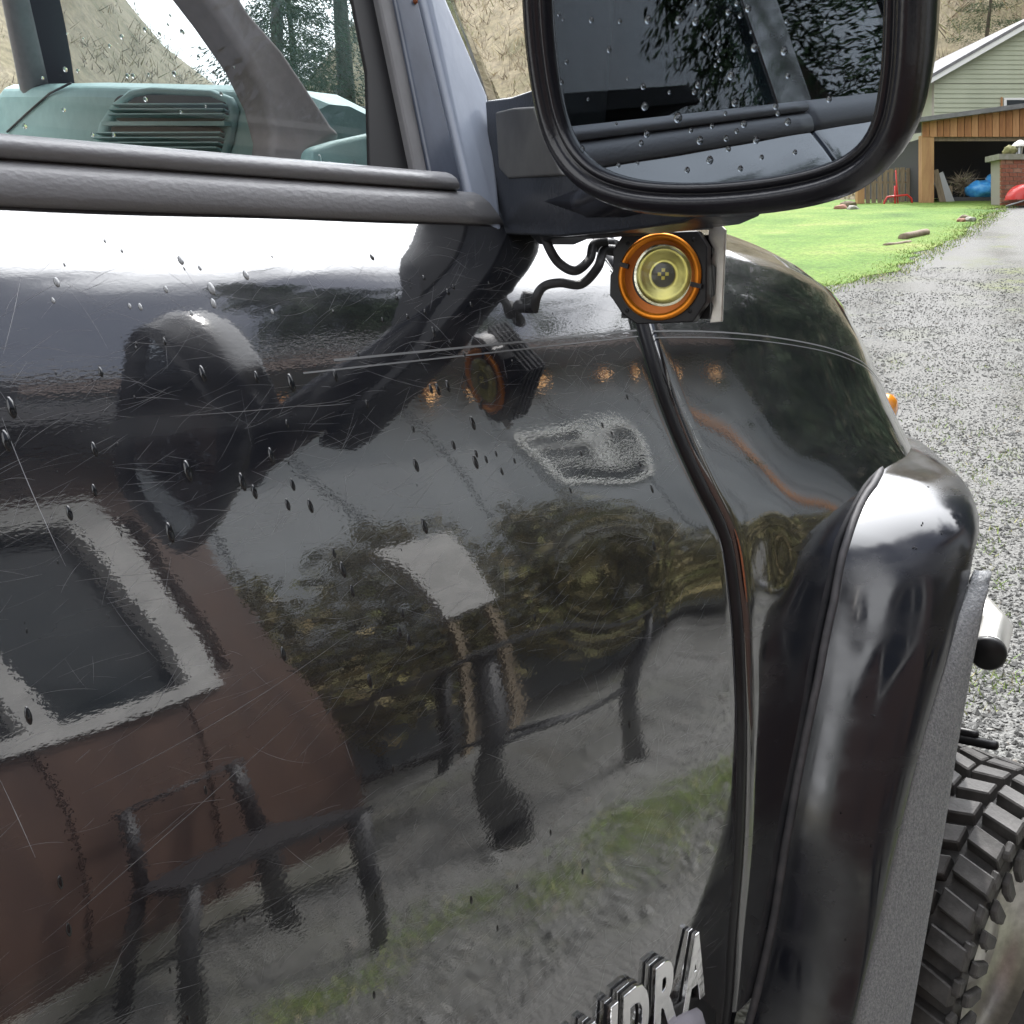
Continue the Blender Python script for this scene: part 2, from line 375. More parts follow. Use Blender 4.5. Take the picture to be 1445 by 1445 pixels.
# --- body lines on the door
def strip_on(pxs, wid, lift, m, name, parent, up=True):
    r = []
    for (a, b) in pxs:
        p, n = on_body(a, b, lift); r.append((p, n))
    rr = []
    for i, (p, n) in enumerate(r):
        t = (r[min(i + 1, len(r) - 1)][0] - r[max(i - 1, 0)][0]).normalized(); s = n.cross(t).normalized()
        rr.append([p - s * wid / 2, p - s * wid * .2 + n * lift * .5, p + s * wid * .2 + n * lift * .5, p + s * wid / 2])
    return MB().loft(rr, False).build(name, m, parent, True)
def yz_strip(y0, y1, z, wid, lift, m, name, parent, n=50, zs=0.0):
    rr = []
    for i in range(n):
        y = lerp(y0, y1, i / (n - 1)); zz = z + zs * (y - .9)
        rr.append([door_pt(y, zz - wid / 2) + body_n(y, zz) * lift, door_pt(y, zz + wid / 2) + body_n(y, zz) * lift])
    return MB().loft(rr, False).build(name, m, parent, True)
yz_strip(.62, gap_y(1.31) - .012, 1.3145, .0022, .0004, M['stripe'], 'pinstripe', door, zs=.010)
yz_strip(.58, gap_y(1.30) - .012, 1.3065, .0016, .0004, M['stripe'], 'pinstripe', door, zs=.012)
for (u, wd) in ((.884, .0022), (.877, .0015)):
    rr = []
    for i in range(50):
        y = lerp(gap_y(1.31) + .022, 2.0, i / 49); a = fender_pt(y, u); b = fender_pt(y, u + wd / 1.15)
        rr.append([a + Vector((.0006, 0, .0004)), b + Vector((.0006, 0, .0004))])
    MB().loft(rr, False).build('pinstripe', M['stripe'], fender, True)

# --- fine scratches and swirl marks in the lacquer: one web nobody could count
sc = MB(); rs = random.Random(3)
def scratch(y, z, ang, L, bend, wd, surf=door_pt):
    n = 9; rr = []
    for i in range(n):
        t = i / (n - 1) - .5; a = ang + bend * t
        yy = y + L * t * math.cos(ang + bend * t * .5); zz = z + L * t * math.sin(ang + bend * t * .5)
        if zz > 1.44 or zz < .15 or yy > gap_y(zz) - .016: return
        nn = body_n(yy, zz); wv = wd * (1 - (2 * t) ** 2 * .8)
        s = Vector((0, -math.sin(a), math.cos(a)))
        p = surf(yy, zz) + nn * .00025; rr.append([p - s * wv, p + s * wv])
    sc.loft(rr, False)
for i in range(4200):
    y = rs.uniform(.2, 1.15); z = rs.uniform(.35, 1.43)
    if z < 1.15 and rs.random() < .6: continue
    ang = rs.gauss(.22, .28) if rs.random() < .88 else rs.uniform(-1.5, 1.5)
    scratch(y, z, ang, rs.uniform(.008, .06), rs.gauss(0, .25), rs.choice([.00003, .00005, .00006, .00007, .0001]))
for (a, b) in [((0, 590), (90, 800)), ((120, 1130), (500, 900)), ((60, 1330), (420, 1010)), ((420, 575), (495, 570)), ((0, 1100), (50, 1210)), ((30, 390), (5, 500)), ((240, 590), (480, 568))]:
    p, _ = on_body(*a); q, _ = on_body(*b); m_ = (p + q) / 2; d = q - p
    scratch(m_.y, m_.z, math.atan2(d.z, d.y), math.hypot(d.y, d.z), rs.gauss(0, .12), .0002)
o = sc.build('scratches', M['scratch'], door); o['kind'] = 'stuff'

# --- belt line: lower moulding, upper roll, both ending at the mirror triangle
def extr_y(name, sec, y0, y1, m, parent, end=None, n=24):
    rr = []
    for i in range(n + 1):
        y = lerp(y0, y1, i / n)
        rr.append([Vector((x, y + ((end(z) if end else 0) * (i / n)), z)) for (x, z) in sec])
    return MB().loft(rr, True, 0, True).build(name, m, parent, True)
sec = [(-.242, 1.4475), (-.237, 1.450), (-.236, 1.458), (-.240, 1.474), (-.247, 1.482), (-.255, 1.486), (-.30, 1.486), (-.30, 1.4475)]
extr_y('belt_moulding', sec, DOOR_REAR, .955, M['trim'], truck, lambda z: -(z - 1.4475) * .9)
sec = [(-.254, 1.4865), (-.248, 1.489), (-.246, 1.494), (-.248, 1.500), (-.254, 1.5045), (-.262, 1.507), (-.302, 1.507), (-.302, 1.4865)]
extr_y('window_sweep', sec, DOOR_REAR, .89, M['trim'], truck, lambda z: -(z - 1.487) * .5)
# --- window glass, seals, pillar (tilted in with the cab)
GN = Vector((math.cos(math.radians(19)), 0, math.sin(math.radians(19)))); GP = Vector((-.272, 0, 1.505))
def gl(px, py, off=0.0): return atp(px, py, GP + GN * off, GN)
def plane_pt(y, z, off=0.0): return Vector((GP.x + GN.x * off - (z - GP.z) * GN.z / GN.x, y, z))
slab('door_window', [plane_pt(-.66, 1.48, -.012), gl(600, 285, -.012), gl(545, 20, -.012), gl(440, -450, -.012), plane_pt(-.62, gl(440, -450).z, -.012)], GN, .005, M['glass'], truck, 0)
slab('window_corner_panel', [gl(408, -450, -.006), gl(439, -450, -.006), gl(588, 262, -.006), gl(523, 262, -.006), gl(518, 100, -.006)], GN, .006, M['seal'], truck, .001)
slab('window_seal', [gl(441, -450, .004), gl(466, -450, .004), gl(608, 262, .004), gl(640, 285, .004), gl(662, 328, .004), gl(640, 300, .004), gl(590, 262, .004)], GN, .02, M['frame_rubber'], truck, .003)
slab('door_frame', [gl(465, -450, .009), gl(484, -450, .009), gl(652, 255, .009), gl(668, 330, .009), gl(655, 312, .009), gl(640, 282, .009), gl(612, 262, .009)], GN, .03, M['frame_blue'], truck, .004)
slab('a_pillar', [gl(487, -450, .006), gl(503, -450, .013), gl(517, -450, .006), gl(616, -40, .006), gl(690, 135, .006), gl(700, 200, .012), gl(712, 330, .016), gl(690, 334, .012), gl(672, 330, .006)], GN, .05, M['faded_sheen'], truck, .010, 5)
r_ = [gl(485, -450, .0), gl(672, 332, .0)]
MB().tube(r_, .0035, 8).build('pillar_gap', M['seal'], truck, True)
v, f = ico(1); c = gl(586, 2, .010)
obj('trim_screw', [c + p * .0035 for p in v], f, M['rust'], truck, True)

# --- rest of the cab: roof, rear pillars, bed side, far side (seen in the mirror and from a step aside)
PT = gl(502, -446, .0); RX0, RX1, RZ, RY = PT.x, -1.9 - PT.x, PT.z - .02, PT.y + .03
sec = [(lerp(RX0 + .03, RX1 - .03, i / 12), RZ + .075 * math.sin(PI * i / 12) ** .6) for i in range(13)]
mb = MB()
for dz in (0, -.035): mb.loft([[Vector((x, y - .10 * abs(2 * k / 12 - 1) ** 2 * (y == RY), z + dz)) for k, (x, z) in enumerate(sec)] for y in (-1.58, -.8, 0, RY - .25, RY)], False)
mb.build('roof', M['paint'], truck, True)
slab('b_pillar', [plane_pt(-.62, 1.49, .002), plane_pt(-.80, 1.49, .002), plane_pt(-.76, RZ, .002), plane_pt(-.59, RZ, .002)], GN, .06, M['paint'], truck, .006)
slab('rear_window', [plane_pt(-.80, 1.50, -.008), plane_pt(-.76, RZ, -.008), plane_pt(-1.42, RZ, -.008), plane_pt(-1.50, 1.50, -.008)], GN, .005, M['glass'], truck, 0)
slab('c_pillar', [plane_pt(-1.50, 1.44, .002), plane_pt(-1.42, RZ, .002), plane_pt(-1.60, RZ, .002), plane_pt(-1.70, 1.44, .002)], GN, .10, M['paint'], truck, .006)
slab('roof_rail', [plane_pt(RY, RZ - .03, .004), plane_pt(RY - .03, RZ + .015, .004), plane_pt(-1.60, RZ + .015, .004), plane_pt(-1.60, RZ - .03, .004)], GN, .05, M['trim_dark'], truck, .006)
skin('rear_door', lambda z: -1.70, lambda z: DOOR_REAR - .008, 40, 20, .10, ZT, True, True).build('rear_door', M['paint'], truck, True)
extr_y('rear_belt_moulding', [(-.240, 1.4475), (-.238, 1.462), (-.248, 1.485), (-.262, 1.507), (-.30, 1.507), (-.30, 1.4475)], -1.66, DOOR_REAR - .01, M['trim'], truck)
skin('bed_side', lambda z: -3.3, lambda z: -1.71, 40, 20, .16, 1.40, True, True).build('bed_side', M['paint'], truck, True)
mb = MB(); mb.box((-1.87, -3.3, .18), (-1.66, 1.2, 1.40)); mb.build('far_side', M['paint'], truck)
mb = MB(); mb.box((-1.7, -3.28, .45), (-.30, -1.75, .62)); mb.box((-1.66, -3.3, .60), (-.30, -3.24, 1.38)); mb.box((-1.66, -1.76, .60), (-.30, -1.70, 1.40)); mb.build('bed', M['cabin'], truck)
mb = MB(); mb.box((-1.60, -1.6, .05), (-.12, 1.30, .22)); mb.build('floor_pan', M['cabin'], truck)
mb = MB(); mb.box((-1.55, -1.60, 1.38), (-.36, -1.56, 2.02)); mb.build('cab_back', M['cabin'], truck)
M['sky_blocker'] = mat('sky_blocker_dark', (.012, .014, .016), .08)  # opaque dark panel added to keep bright sky out of the mirror
mb = MB(); mb.add([(-1.62, -.60, 1.40), (-1.44, -.58, 2.07), (-1.44, -1.56, 2.07), (-1.62, -1.56, 1.40)], [(0, 1, 2, 3)]); mb.add([(-1.64, -.60, 1.40), (-1.46, -.58, 2.07), (-1.46, -1.56, 2.07), (-1.64, -1.56, 1.40)], [(3, 2, 1, 0)]); mb.build('far_window_blocker', M['sky_blocker'], truck)
# far door window frame
MB().tube([(-1.82, 1.12, 1.60), (RX1 + .02, RY - .10, RZ - .03), (RX1 + .02, -1.5, RZ - .03)], .035, 8).build('far_pillar', M['fabric'], truck, True)
# seats
for sx in (-.72, -1.28):
    st = MB(); 
    st.loft([[Vector((sx + a * .24, -.25 + b - (z - 1.1) * .28, z)) for (a, b) in ((-1, .06), (-.8, .12), (.8, .12), (1, .06), (.8, -.04), (-.8, -.04))] for z in (.95, 1.2, 1.6, 1.72)], True, 0, True)
    st.loft([[Vector((sx + a * .12, -.47 + b, z)) for (a, b) in ((-1, .05), (.9, .05), (1, -.03), (-1, -.03))] for z in (1.74, 1.9)], True, 0, True)
    st.box((sx - .24, -.2, .85), (sx + .24, .30, 1.02)); st.build('seat', M['cabin'], truck, True)

# --- dashboard with the passenger vents
DY = 1.0
def dp(px, py, y=DY): return at(px, py, 'y', y)
dash = MB()
dsec = []
a = dp(0, 116); b = dp(386, 124)
for (px, y_t) in ((-560, 150), (0, 116), (130, 113), (300, 116), (388, 121), (406, 138)):
    p = dp(px, y_t); zt = p.z; x = p.x
    if px == -560: x = -1.86; zt = 1.75
    k = .05 if px == 406 else 0
    dsec.append([Vector((x, DY + .03, 1.18)), Vector((x, DY + k * .2, zt - .10)), Vector((x, DY + k, zt - .03)), Vector((x, DY + .006 + k, zt - .012)), Vector((x, DY + .03 + k, zt - .001)), Vector((x, DY + .12, zt)), Vector((x, 1.38, zt - .07)), Vector((x, 1.40, 1.2))])
dash.loft(dsec, False)
dash.add(dsec[-1], [tuple(range(8))])
dashboard = dash.build('dashboard', M['dash'], truck, False)
bv = dashboard.modifiers.new('bevel', 'BEVEL'); bv.width = .006; bv.segments = 2; bv.limit_method = 'ANGLE'
# vent surround: raised rounded ring, dark wells, louvres
def rrect(x0, y0, x1, y1, r, n=5, r2=None):
    o = []
    for (cx, cy, a0) in ((x1 - r, y0 + r, -90), (x1 - r, y1 - r, 0), (x0 + r, y1 - r, 90), (x0 + r, y0 + r, 180)):
        for i in range(n + 1):
            a = math.radians(a0 + 90 * i / n); o.append((cx + r * math.cos(a), cy + r * math.sin(a)))
    return o
def vent_poly(pts, off): return [dp(x, y, DY - off) for (x, y) in pts]
outer_ = [(150, 225), (135, 200), (140, 175), (160, 145), (185, 126), (215, 122), (300, 126), (330, 138), (338, 155), (330, 200), (318, 235)]
inner_ = [(170, 225), (155, 200), (158, 180), (172, 152), (190, 138), (215, 133), (298, 137), (318, 145), (324, 158), (316, 200), (306, 235)]
mb = MB()
ro = vent_poly(outer_, .002); ri = vent_poly(inner_, .002); ro2 = vent_poly(outer_, -.006); rc = [(a + b) / 2 + Vector((0, -.008, 0)) for a, b in zip(ro, ri)]
ri2 = vent_poly(inner_, -.012)
mb.loft([ro2, ro, rc, ri, ri2], False)
mb.build('vent_surround', M['dash'], dashboard, True)
def well(pts): 
    mb = MB(); a = vent_poly(pts, .0025); mb.add(a, [tuple(range(len(a)))]); return fix_normals(mb.build('vent_well', M['vent_dark'], dashboard))
well([(x, y) for (x, y) in rrect(160, 134, 322, 172, 14)]); well([(x, y) for (x, y) in rrect(140, 179, 316, 240, 12)])
for (x0, x1, y) in ((164, 322, 150), (160, 323, 157), (158, 322, 164), (140, 318, 190), (138, 317, 197), (136, 315, 204), (134, 313, 211)):
    p, q = dp(x0, y, DY - .008), dp(x1, y, DY - .008)
    mb = MB(); mb.obox((p + q) / 2, (q - p) / 2, Vector((0, .010, -.003)), Vector((0, .0003, .0011))); mb.build('louvre', M['dash'], dashboard)
p, q = dp(150, 175, DY - .010), dp(324, 175, DY - .010)
mb = MB(); mb.obox((p + q) / 2, (q - p) / 2, Vector((0, .010, 0)), Vector((0, 0, .0035))); mb.build('vent_bar', M['dash'], dashboard)
# curved seam of the airbag lid
MB().tube([dp(100, 117, DY - .001), dp(70, 132, DY - .003), dp(40, 158, DY - .003), dp(10, 186, DY - .003)], .0022, 6).build('airbag_seam', M['vent_dark'], dashboard, True)
# inner pillar trim, corner trim, dark door card
TN = GN
def tp(px, py, off=-.09): return gl(px, py, off)
slab('pillar_trim', [tp(10, -430), tp(118, -230), tp(262, -40), (tp(300, 10)), tp(345, 75), tp(372, 130), tp(385, 180), tp(378, 240), tp(435, 240), tp(437, 215), tp(486, 190), tp(470, 176), tp(440, 130), tp(400, 70), tp(352, 15), tp(320, -40), tp(202, -230), tp(92, -430)], TN, .05, M['fabric'], truck, .014, 4)
slab('corner_trim', [tp(430, 250, -.075), tp(436, 205, -.075), tp(470, 195, -.075), tp(540, 180, -.075), tp(590, 250, -.075)], TN, .04, M['dash'], truck, .01, 3)
slab('door_card', [plane_pt(-.66, 1.50, -.07), plane_pt(1.02, 1.50, -.07), plane_pt(1.02, 1.1, -.07), plane_pt(-.66, 1.1, -.07)], GN, .04, M['cabin'], truck, .01)
# windscreen, its black border and the wiper
wbase = [Vector(p) for p in ((-.385, 1.10, 1.585), (-.52, 1.27, 1.625), (-.72, 1.39, 1.65), (-1.1, 1.46, 1.66), (-1.48, 1.39, 1.65), (-1.70, 1.27, 1.625), (-1.84, 1.10, 1.585))]
PT_ = gl(502, -446, .0); wtop = [Vector((lerp(PT_.x - .03, -1.87 - PT_.x, k / 6), PT_.y + .03 - .10 * abs(k / 3 - 1) ** 2, PT_.z - .02 + .075 * math.sin(PI * k / 6) ** .6)) for k in range(7)]
def wsp(u, v, off=0.):
    k = min(int(u), 5); q = u - k; a = wbase[k].lerp(wbase[k + 1], q); b = wtop[k].lerp(wtop[k + 1], q)
    return a.lerp(b, v) + Vector((0, .6, .8)) * (off + .035 * math.sin(PI * v))
def wsheet(name, u0, u1, v0, v1, off, m): return MB().loft([[wsp(lerp(u0, u1, a / 18), lerp(v0, v1, b / 10), off) for a in range(19)] for b in range(11)], False).build(name, m, truck, True)
wsheet('windscreen', 0, 6, 0, 1, 0, M['windshield'])
wsheet('windscreen_border', 0, .45, 0, 1, -.006, M['seal']); wsheet('windscreen_border', 5.55, 6, 0, 1, -.006, M['seal']); wsheet('windscreen_border', .45, 5.55, .84, 1, -.006, M['seal']); wsheet('windscreen_border', .45, 5.55, 0, .05, -.006, M['seal'])
MB().loft([[p + Vector((0, -.02, -.02)) for p in wbase], [p + Vector((0, .015, .002)) for p in wbase], [p + Vector((0, .16, -.05)) for p in wbase], [p + Vector((0, .20, -.20)) for p in wbase]], False).build('cowl', M['trim_dark'], truck, True)
MB().tube([(-.62, 1.44, 1.68), (-1.0, 1.43, 1.70), (-1.4, 1.38, 1.72)], .008, 6).build('wiper', M['black'], truck, True)

# --- door mirror
mirror_n = Vector((.05, -.995, -.077)).normalized()
MP = at(800, 190, 'y', .665)
mu = Vector((0, 0, 1)).cross(-mirror_n).normalized() * -1
if mu.x < 0: mu = -mu
mv = mirror_n.cross(mu).normalized()
if mv.z < 0: mv = -mv
outl = [(776, -110), (773, -50), (773, 0), (777, 60), (785, 120), (797, 170), (815, 205), (842, 230), (880, 245), (930, 252), (1000, 252), (1080, 244), (1150, 229), (1195, 208), (1221, 172), (1233, 110), (1237, 40), (1238, -30), (1234, -85), (1215, -125), (1170, -145), (1050, -158), (920, -160), (830, -152), (790, -135)]
g2 = []
for p in outl:
    q = atp(*p, MP, mirror_n) - MP; g2.append((q.dot(mu), q.dot(mv)))
def resample(pl, n):
    # closed Catmull-Rom
    k = len(pl); o = []
    for i in range(k):
        p0, p1, p2, p3 = [Vector(pl[(i + d) % k]).to_2d() if False else Vector((pl[(i + d) % k][0], pl[(i + d) % k][1], 0)) for d in (-1, 0, 1, 2)]
        for j in range(n):
            t = j / n; o.append(.5 * ((2 * p1) + (p2 - p0) * t + (2*p0 - 5*p1 + 4*p2 - p3) * t*t + (-p0 + 3*p1 - 3*p2 + p3) * t**3))
    return o
g2 = resample(g2, 4)
cen = sum(g2, Vector((0, 0, 0))) / len(g2)
def offs(o):
    n = len(g2); out_ = []
    for i in range(n):
        t = (g2[(i + 1) % n] - g2[i - 1]).normalized(); nn = Vector((t.y, -t.x, 0))
        if nn.dot(g2[i] - cen) < 0: nn = -nn
        out_.append(g2[i] + nn * o)
    return out_
def ring(o, t, sh=(0, 0)):
    o, t = o * .76, t * .76
    return [MP + mu * (p.x + sh[0]) + mv * (p.y + sh[1]) - mirror_n * t for p in offs(o)]
def ringscale(s, t, o=.03, sh=(0, 0)):
    o, t = o * .76, t * .76
    return [MP + mu * (cen.x + (p.x - cen.x) * s + sh[0]) + mv * (cen.y + (p.y - cen.y) * s + sh[1]) - mirror_n * t for p in offs(o)]
mb = MB()
mb.loft([ring(.004, .020), ring(.0035, .004), ring(.0065, -.003), ring(.0105, -.004), ring(.0125, .001), ring(.0145, .0015), ring(.0165, -.005), ring(.021, -.009), ring(.027, -.008), ring(.032, -.001), ring(.036, .012),
         ring(.040, .035, (-.003, .008)), ring(.041, .060, (-.008, .018)), ringscale(.97, .09, .03, (-.012, .028)), ringscale(.90, .12, .03, (-.02, .04)), ringscale(.78, .15, .03, (-.02, .045)), ringscale(.6, .172), ringscale(.35, .185), ringscale(.1, .19)])
mirror = mb.build('door_mirror', M['housing'], truck, True); fix_normals(mirror)
gp = [MP + mu * p.x + mv * p.y - mirror_n * .006 for p in offs(.0035)]
slab('mirror_glass', gp, mirror_n, .004, M['mirror'], mirror, 0)
AN = Vector((-.36, -.933, 0)).normalized(); AP = Vector((-.265, .965, 1.48))
def ap(px, py, o=0.): return atp(px, py, AP + AN * o, AN)
slab('mirror_arm', [ap(684, 142), ap(720, 137), ap(758, 124), ap(782, 150), ap(805, 200), ap(840, 240), ap(868, 262), ap(930, 282), ap(985, 292), ap(988, 302), ap(960, 315), ap(870, 327), ap(790, 334), ap(712, 331), ap(700, 322), ap(690, 240)], AN, .07, M['arm'], mirror, .012, 5)
hc = MP + mu * cen.x + mv * (cen.y - .06) - mirror_n * .09
MB().tube([ap(800, 285, -.03), ap(860, 285, -.03), ap(870, 280, -.03).lerp(hc, .5), hc], [.03, .034, .034, .03], 12).build('mirror_pivot', M['housing'], mirror, True)
slab('arm_hinge_cover', [ap(698, 158, .004), ap(722, 152, .004), ap(752, 150, .004), ap(768, 196, .004), ap(790, 240, .004), ap(796, 248, .004), ap(716, 252, .004), ap(703, 238, .004)], AN, .012, M['recess'], mirror, .004, 3)
slab('mirror_underside', [ap(745, 331, -.01), ap(760, 345, -.01), ap(778, 337, -.01), ap(862, 331, -.01), ap(868, 310, -.01), ap(740, 320, -.01)], AN, .05, M['seal'], mirror, .003)

# --- auxiliary LED lamp under the mirror
PC = at(931, 391, 'y', .975); pd = (PC - CAM).dot(FW); PX = pd / FPX
pn = (-(PC - CAM).normalized() + RT * -.30 + UP * .02).normalized()
pu = (RT - pn * RT.dot(pn)).normalized(); pv = pn.cross(pu); 
if pv.z < 0: pv = -pv
def pp(x, y, z=0.): return PC + pu * (x * PX) + pv * (-y * PX) + pn * (z * PX)
lamp = MB().add([pp(-1, 0), pp(1, 0), pp(0, 1)], []) and None
octo = [(-70, -38), (-56, -60), (52, -62), (66, -40), (68, 34), (50, 62), (-32, 66), (-54, 52), (-70, 30), (-74, 26), (-74, -4), (-70, -8)]
def ring_c(r, z, n=48, cx=0, cy=0): return [pp(cx + r * math.cos(2*PI*k/n), cy + r * math.sin(2*PI*k/n), z) for k in range(n)]
n = 48
mb = MB()
bz = [pp(x, y, 0) for (x, y) in octo]
lampo = slab('auxiliary_lamp', bz, pn, 26 * PX, M['podblack'], truck, .0016, 2, 'small black spot lamp with orange ring and yellow lens under the mirror')
mb = MB(); mb.loft([ring_c(60, 1), ring_c(60, 5), ring_c(57, 6.5), ring_c(52, 5.5), ring_c(50, 2)], True)
mb.build('bezel_ring', M['orange'], lampo, True)
mb = MB(); mb.loft([ring_c(50.5, 3), ring_c(44, 1.2), ring_c(40, .8)], True); mb.build('bezel_bowl', M['orange_in'], lampo, True)
for (a0) in (198, 12):
    a = math.radians(a0); mb = MB()
    u_ = (pu * math.cos(a) - pv * math.sin(a)); w_ = pn.cross(u_)
    mb.obox(PC + u_ * 55 * PX + pn * 5 * PX, u_ * 8 * PX, w_ * 3.2 * PX, pn * 3 * PX); mb.build('bezel_notch', M['podblack'], lampo)
cx, cy = 6, -3
mb = MB(); mb.loft([ring_c(44, 1.4, n, cx, cy), ring_c(42.5, 4, n, cx, cy), ring_c(36, 8, n, cx, cy), ring_c(22, 11.5, n, cx, cy), ring_c(8, 13, n, cx, cy), ring_c(.5, 13.2, n, cx, cy)], True)
mb.build('lens', M['lens'], lampo, True)
mb = MB(); mb.loft([ring_c(43.5, 1.35, n, cx, cy), ring_c(38, 2.0, n, cx, cy)], True); mb.build('lens_rim', M['chrome'], lampo, True)
mb = MB()
prof_ = [(40, 2.2), (34, 5.5), (31, 3.2), (25, 4.6), (22, 2.6), (17, 3.6)]
mb.loft([ring_c(r_q, z_q, n, cx, cy) for (r_q, z_q) in prof_], True); mb.build('reflector', M['reflector'], lampo, True)
mb = MB(); mb.loft([ring_c(18, 3.3, 24, cx, cy), ring_c(.4, 3.3, 24, cx, cy)], True); mb.build('led_board', M['recess'], lampo, True)
for (dx, dy) in ((-5.5, -1), (5.5, -1), (0, -6.5), (0, 4.5)):
    mb = MB(); mb.obox(pp(cx + dx, cy + dy, 3.6), pu * 2.4 * PX, pv * 2.4 * PX, pn * .8 * PX); mb.build('led_chip', M['led'], lampo)
for (x, y) in ((-47, 47), (45, 47), (-48, -47), (47, -50)):
    mb = MB(); mb.loft([ring_c(3, .6, 12, x, y), ring_c(2.6, 1.2, 12, x, y), ring_c(.2, .9, 12, x, y)], True); mb.build('screw', M['seal'], lampo, True)
# cooling fins behind and the bright cut edge of the bracket on the right
mb = MB(); mb.obox(pp(0, 0, -50), pu * 52 * PX, pv * 52 * PX, pn * 22 * PX); mb.build('lamp_body', M['podblack'], lampo)
for k in range(5):
    mb = MB(); mb.obox(pp(0, 0, -34 - k * 9), pu * 66 * PX, pv * 58 * PX, pn * 1.8 * PX); mb.build('cooling_fin', M['podblack'], lampo)
brk = [(60, -70), (78, -70), (84, -64), (84, 62), (66, 64), (70, 40), (66, 30), (72, 24), (72, -14), (64, -20), (68, -38), (60, -52)]
slab('bracket', [pp(x, y, -30) for (x, y) in brk], pn, 8 * PX, M['alu'], lampo, .001, 2)
slab('mount_plate', [pp(x, y, -14) for (x, y) in ((-40, -66), (66, -66), (66, -74), (-40, -74))], pn, 40 * PX, M['podblack'], lampo, .001)
# braided leads
def hose(pts, r, y):
    p = [at(a, b, 'y', y + c) for (a, b, c) in pts]; q = []
    for i in range(len(p) - 1):
        p0, p1, p2, p3 = p[max(i - 1, 0)], p[i], p[i + 1], p[min(i + 2, len(p) - 1)]
        for j in range(6):
            t = j / 6; q.append(.5 * ((2*p1) + (p2 - p0)*t + (2*p0 - 5*p1 + 4*p2 - p3)*t*t + (-p0 + 3*p1 - 3*p2 + p3)*t**3))
    q.append(p[-1]); MB().tube(q, r, 10).build('cable', M['hose'], lampo, True)
hose([(868, 352, .01), (852, 354, .0), (843, 378, -.015), (820, 401, -.03), (790, 399, -.05), (768, 404, -.06), (757, 420, -.07), (752, 450, -.055)], .0056, 1.0)
hose([(858, 340, .0), (838, 345, -.01), (832, 366, -.02), (812, 382, -.04), (790, 372, -.05), (776, 352, -.06), (766, 326, -.06)], .0056, 1.0)
MB().tube([at(842, 344, 'y', 1.02), at(868, 350, 'y', 1.02)], .010, 12).build('cable_gland', M['black'], lampo, True)

# --- fender flare, gasket and mudguard
NA = len(FL_IN)
inn = [(p.y, p.z) for p in FL_IN]
LX = .15
lip = []
for p in [(1205, 1445), (1240, 1300), (1270, 1170), (1300, 1050), (1330, 950), (1372, 830), (1390, 780)]:
    q = at(*p, 'x', LX); lip.append((q.y, q.z))
def curve_by_len(pts, n):
    d = [0]
    for a, b in zip(pts, pts[1:]): d.append(d[-1] + math.hypot(b[0] - a[0], b[1] - a[1]))
    ya = [(s, p[0]) for s, p in zip(d, pts)]; za = [(s, p[1]) for s, p in zip(d, pts)]
    return [(smooth_interp(ya, d[-1] * i / n), smooth_interp(za, d[-1] * i / n)) for i in range(n + 1)]
AY = 1.95
innf = [(1.12, -.02)] + inn + [(AY, inn[-1][1] + .004)]
inx = [(-.02, .006)] + [(p.z, p.x + .004) for p in FL_IN]
lipf = [(1.23, .10)] + lip + [(1.80, .985), (AY, .99)]
NI, NL_ = len(innf), len(lipf)
innf = innf + [(2 * AY - a, b) for (a, b) in innf[:-1][::-1]]
lipf = lipf + [(2 * AY - a, b) for (a, b) in lipf[:-1][::-1]]
NF = 120
def tuck(y): return interp([(1.0, 0), (1.52, 0), (1.62, .010), (1.70, .028), (1.78, .055), (1.9, .11), (2.1, .23), (2.5, .45)], y)   # the nose tapers in
ci, cl = curve_by_len(innf, NF), curve_by_len(lipf, NF)
SB = 14
rr = []; GK = []
for i in range(NF + 1):
    a = Vector((interp(inx, ci[i][1]), *ci[i])); b = Vector((LX - tuck(cl[i][0]), *cl[i])); a.x = min(a.x, a.x - tuck(ci[i][0]) + .03); r = []; GK.append(a)
    for j in range(SB + 1):
        t = j / SB * PI / 2
        sx, sr = math.sin(t), 1 - math.cos(t)
        r.append(Vector((a.x + (b.x - a.x) * sx, a.y + (b.y - a.y) * sr, a.z + (b.z - a.z) * sr)))
    e = r[-1]; r.append(e + (Vector((0, *cl[i])) - Vector((0, *ci[i]))) * .03); r.append(e + Vector((-.012, 0, 0)) + (Vector((0, *cl[i])) - Vector((0, *ci[i]))) * .05)
    r.append(e + Vector((-.05, 0, 0)) + (Vector((0, *cl[i])) - Vector((0, *ci[i]))) * .05)
    # small crease dent near the top
    rr.append(r)
dc = at(1278, 722, 'x', .06)
for r in rr:
    for k, p in enumerate(r):
        d = (p - dc); g = math.exp(-((d.y) / .030) ** 2 - ((d.z + d.x * .3) / .014) ** 2 - (d.x / .035) ** 2)
        r[k] = p + Vector((-.6, .2, -.7)) * .010 * g
fl = MB().loft(rr, False).build('fender_flare', M['flare'], truck, True); fix_normals(fl)
def flare_near(px, py):
    best = None
    for r in rr:
        for p in r[:SB]:
            q = p - CAM; z_ = q.dot(FW); e = (722.5 + FPX * q.dot(RT) / z_ - px) ** 2 + (722.5 - FPX * q.dot(UP) / z_ - py) ** 2
            if best is None or e < best[0]: best = (e, p)
    return best[1]
rq = random.Random(4); mb = MB(); vi, fi = ico(1)
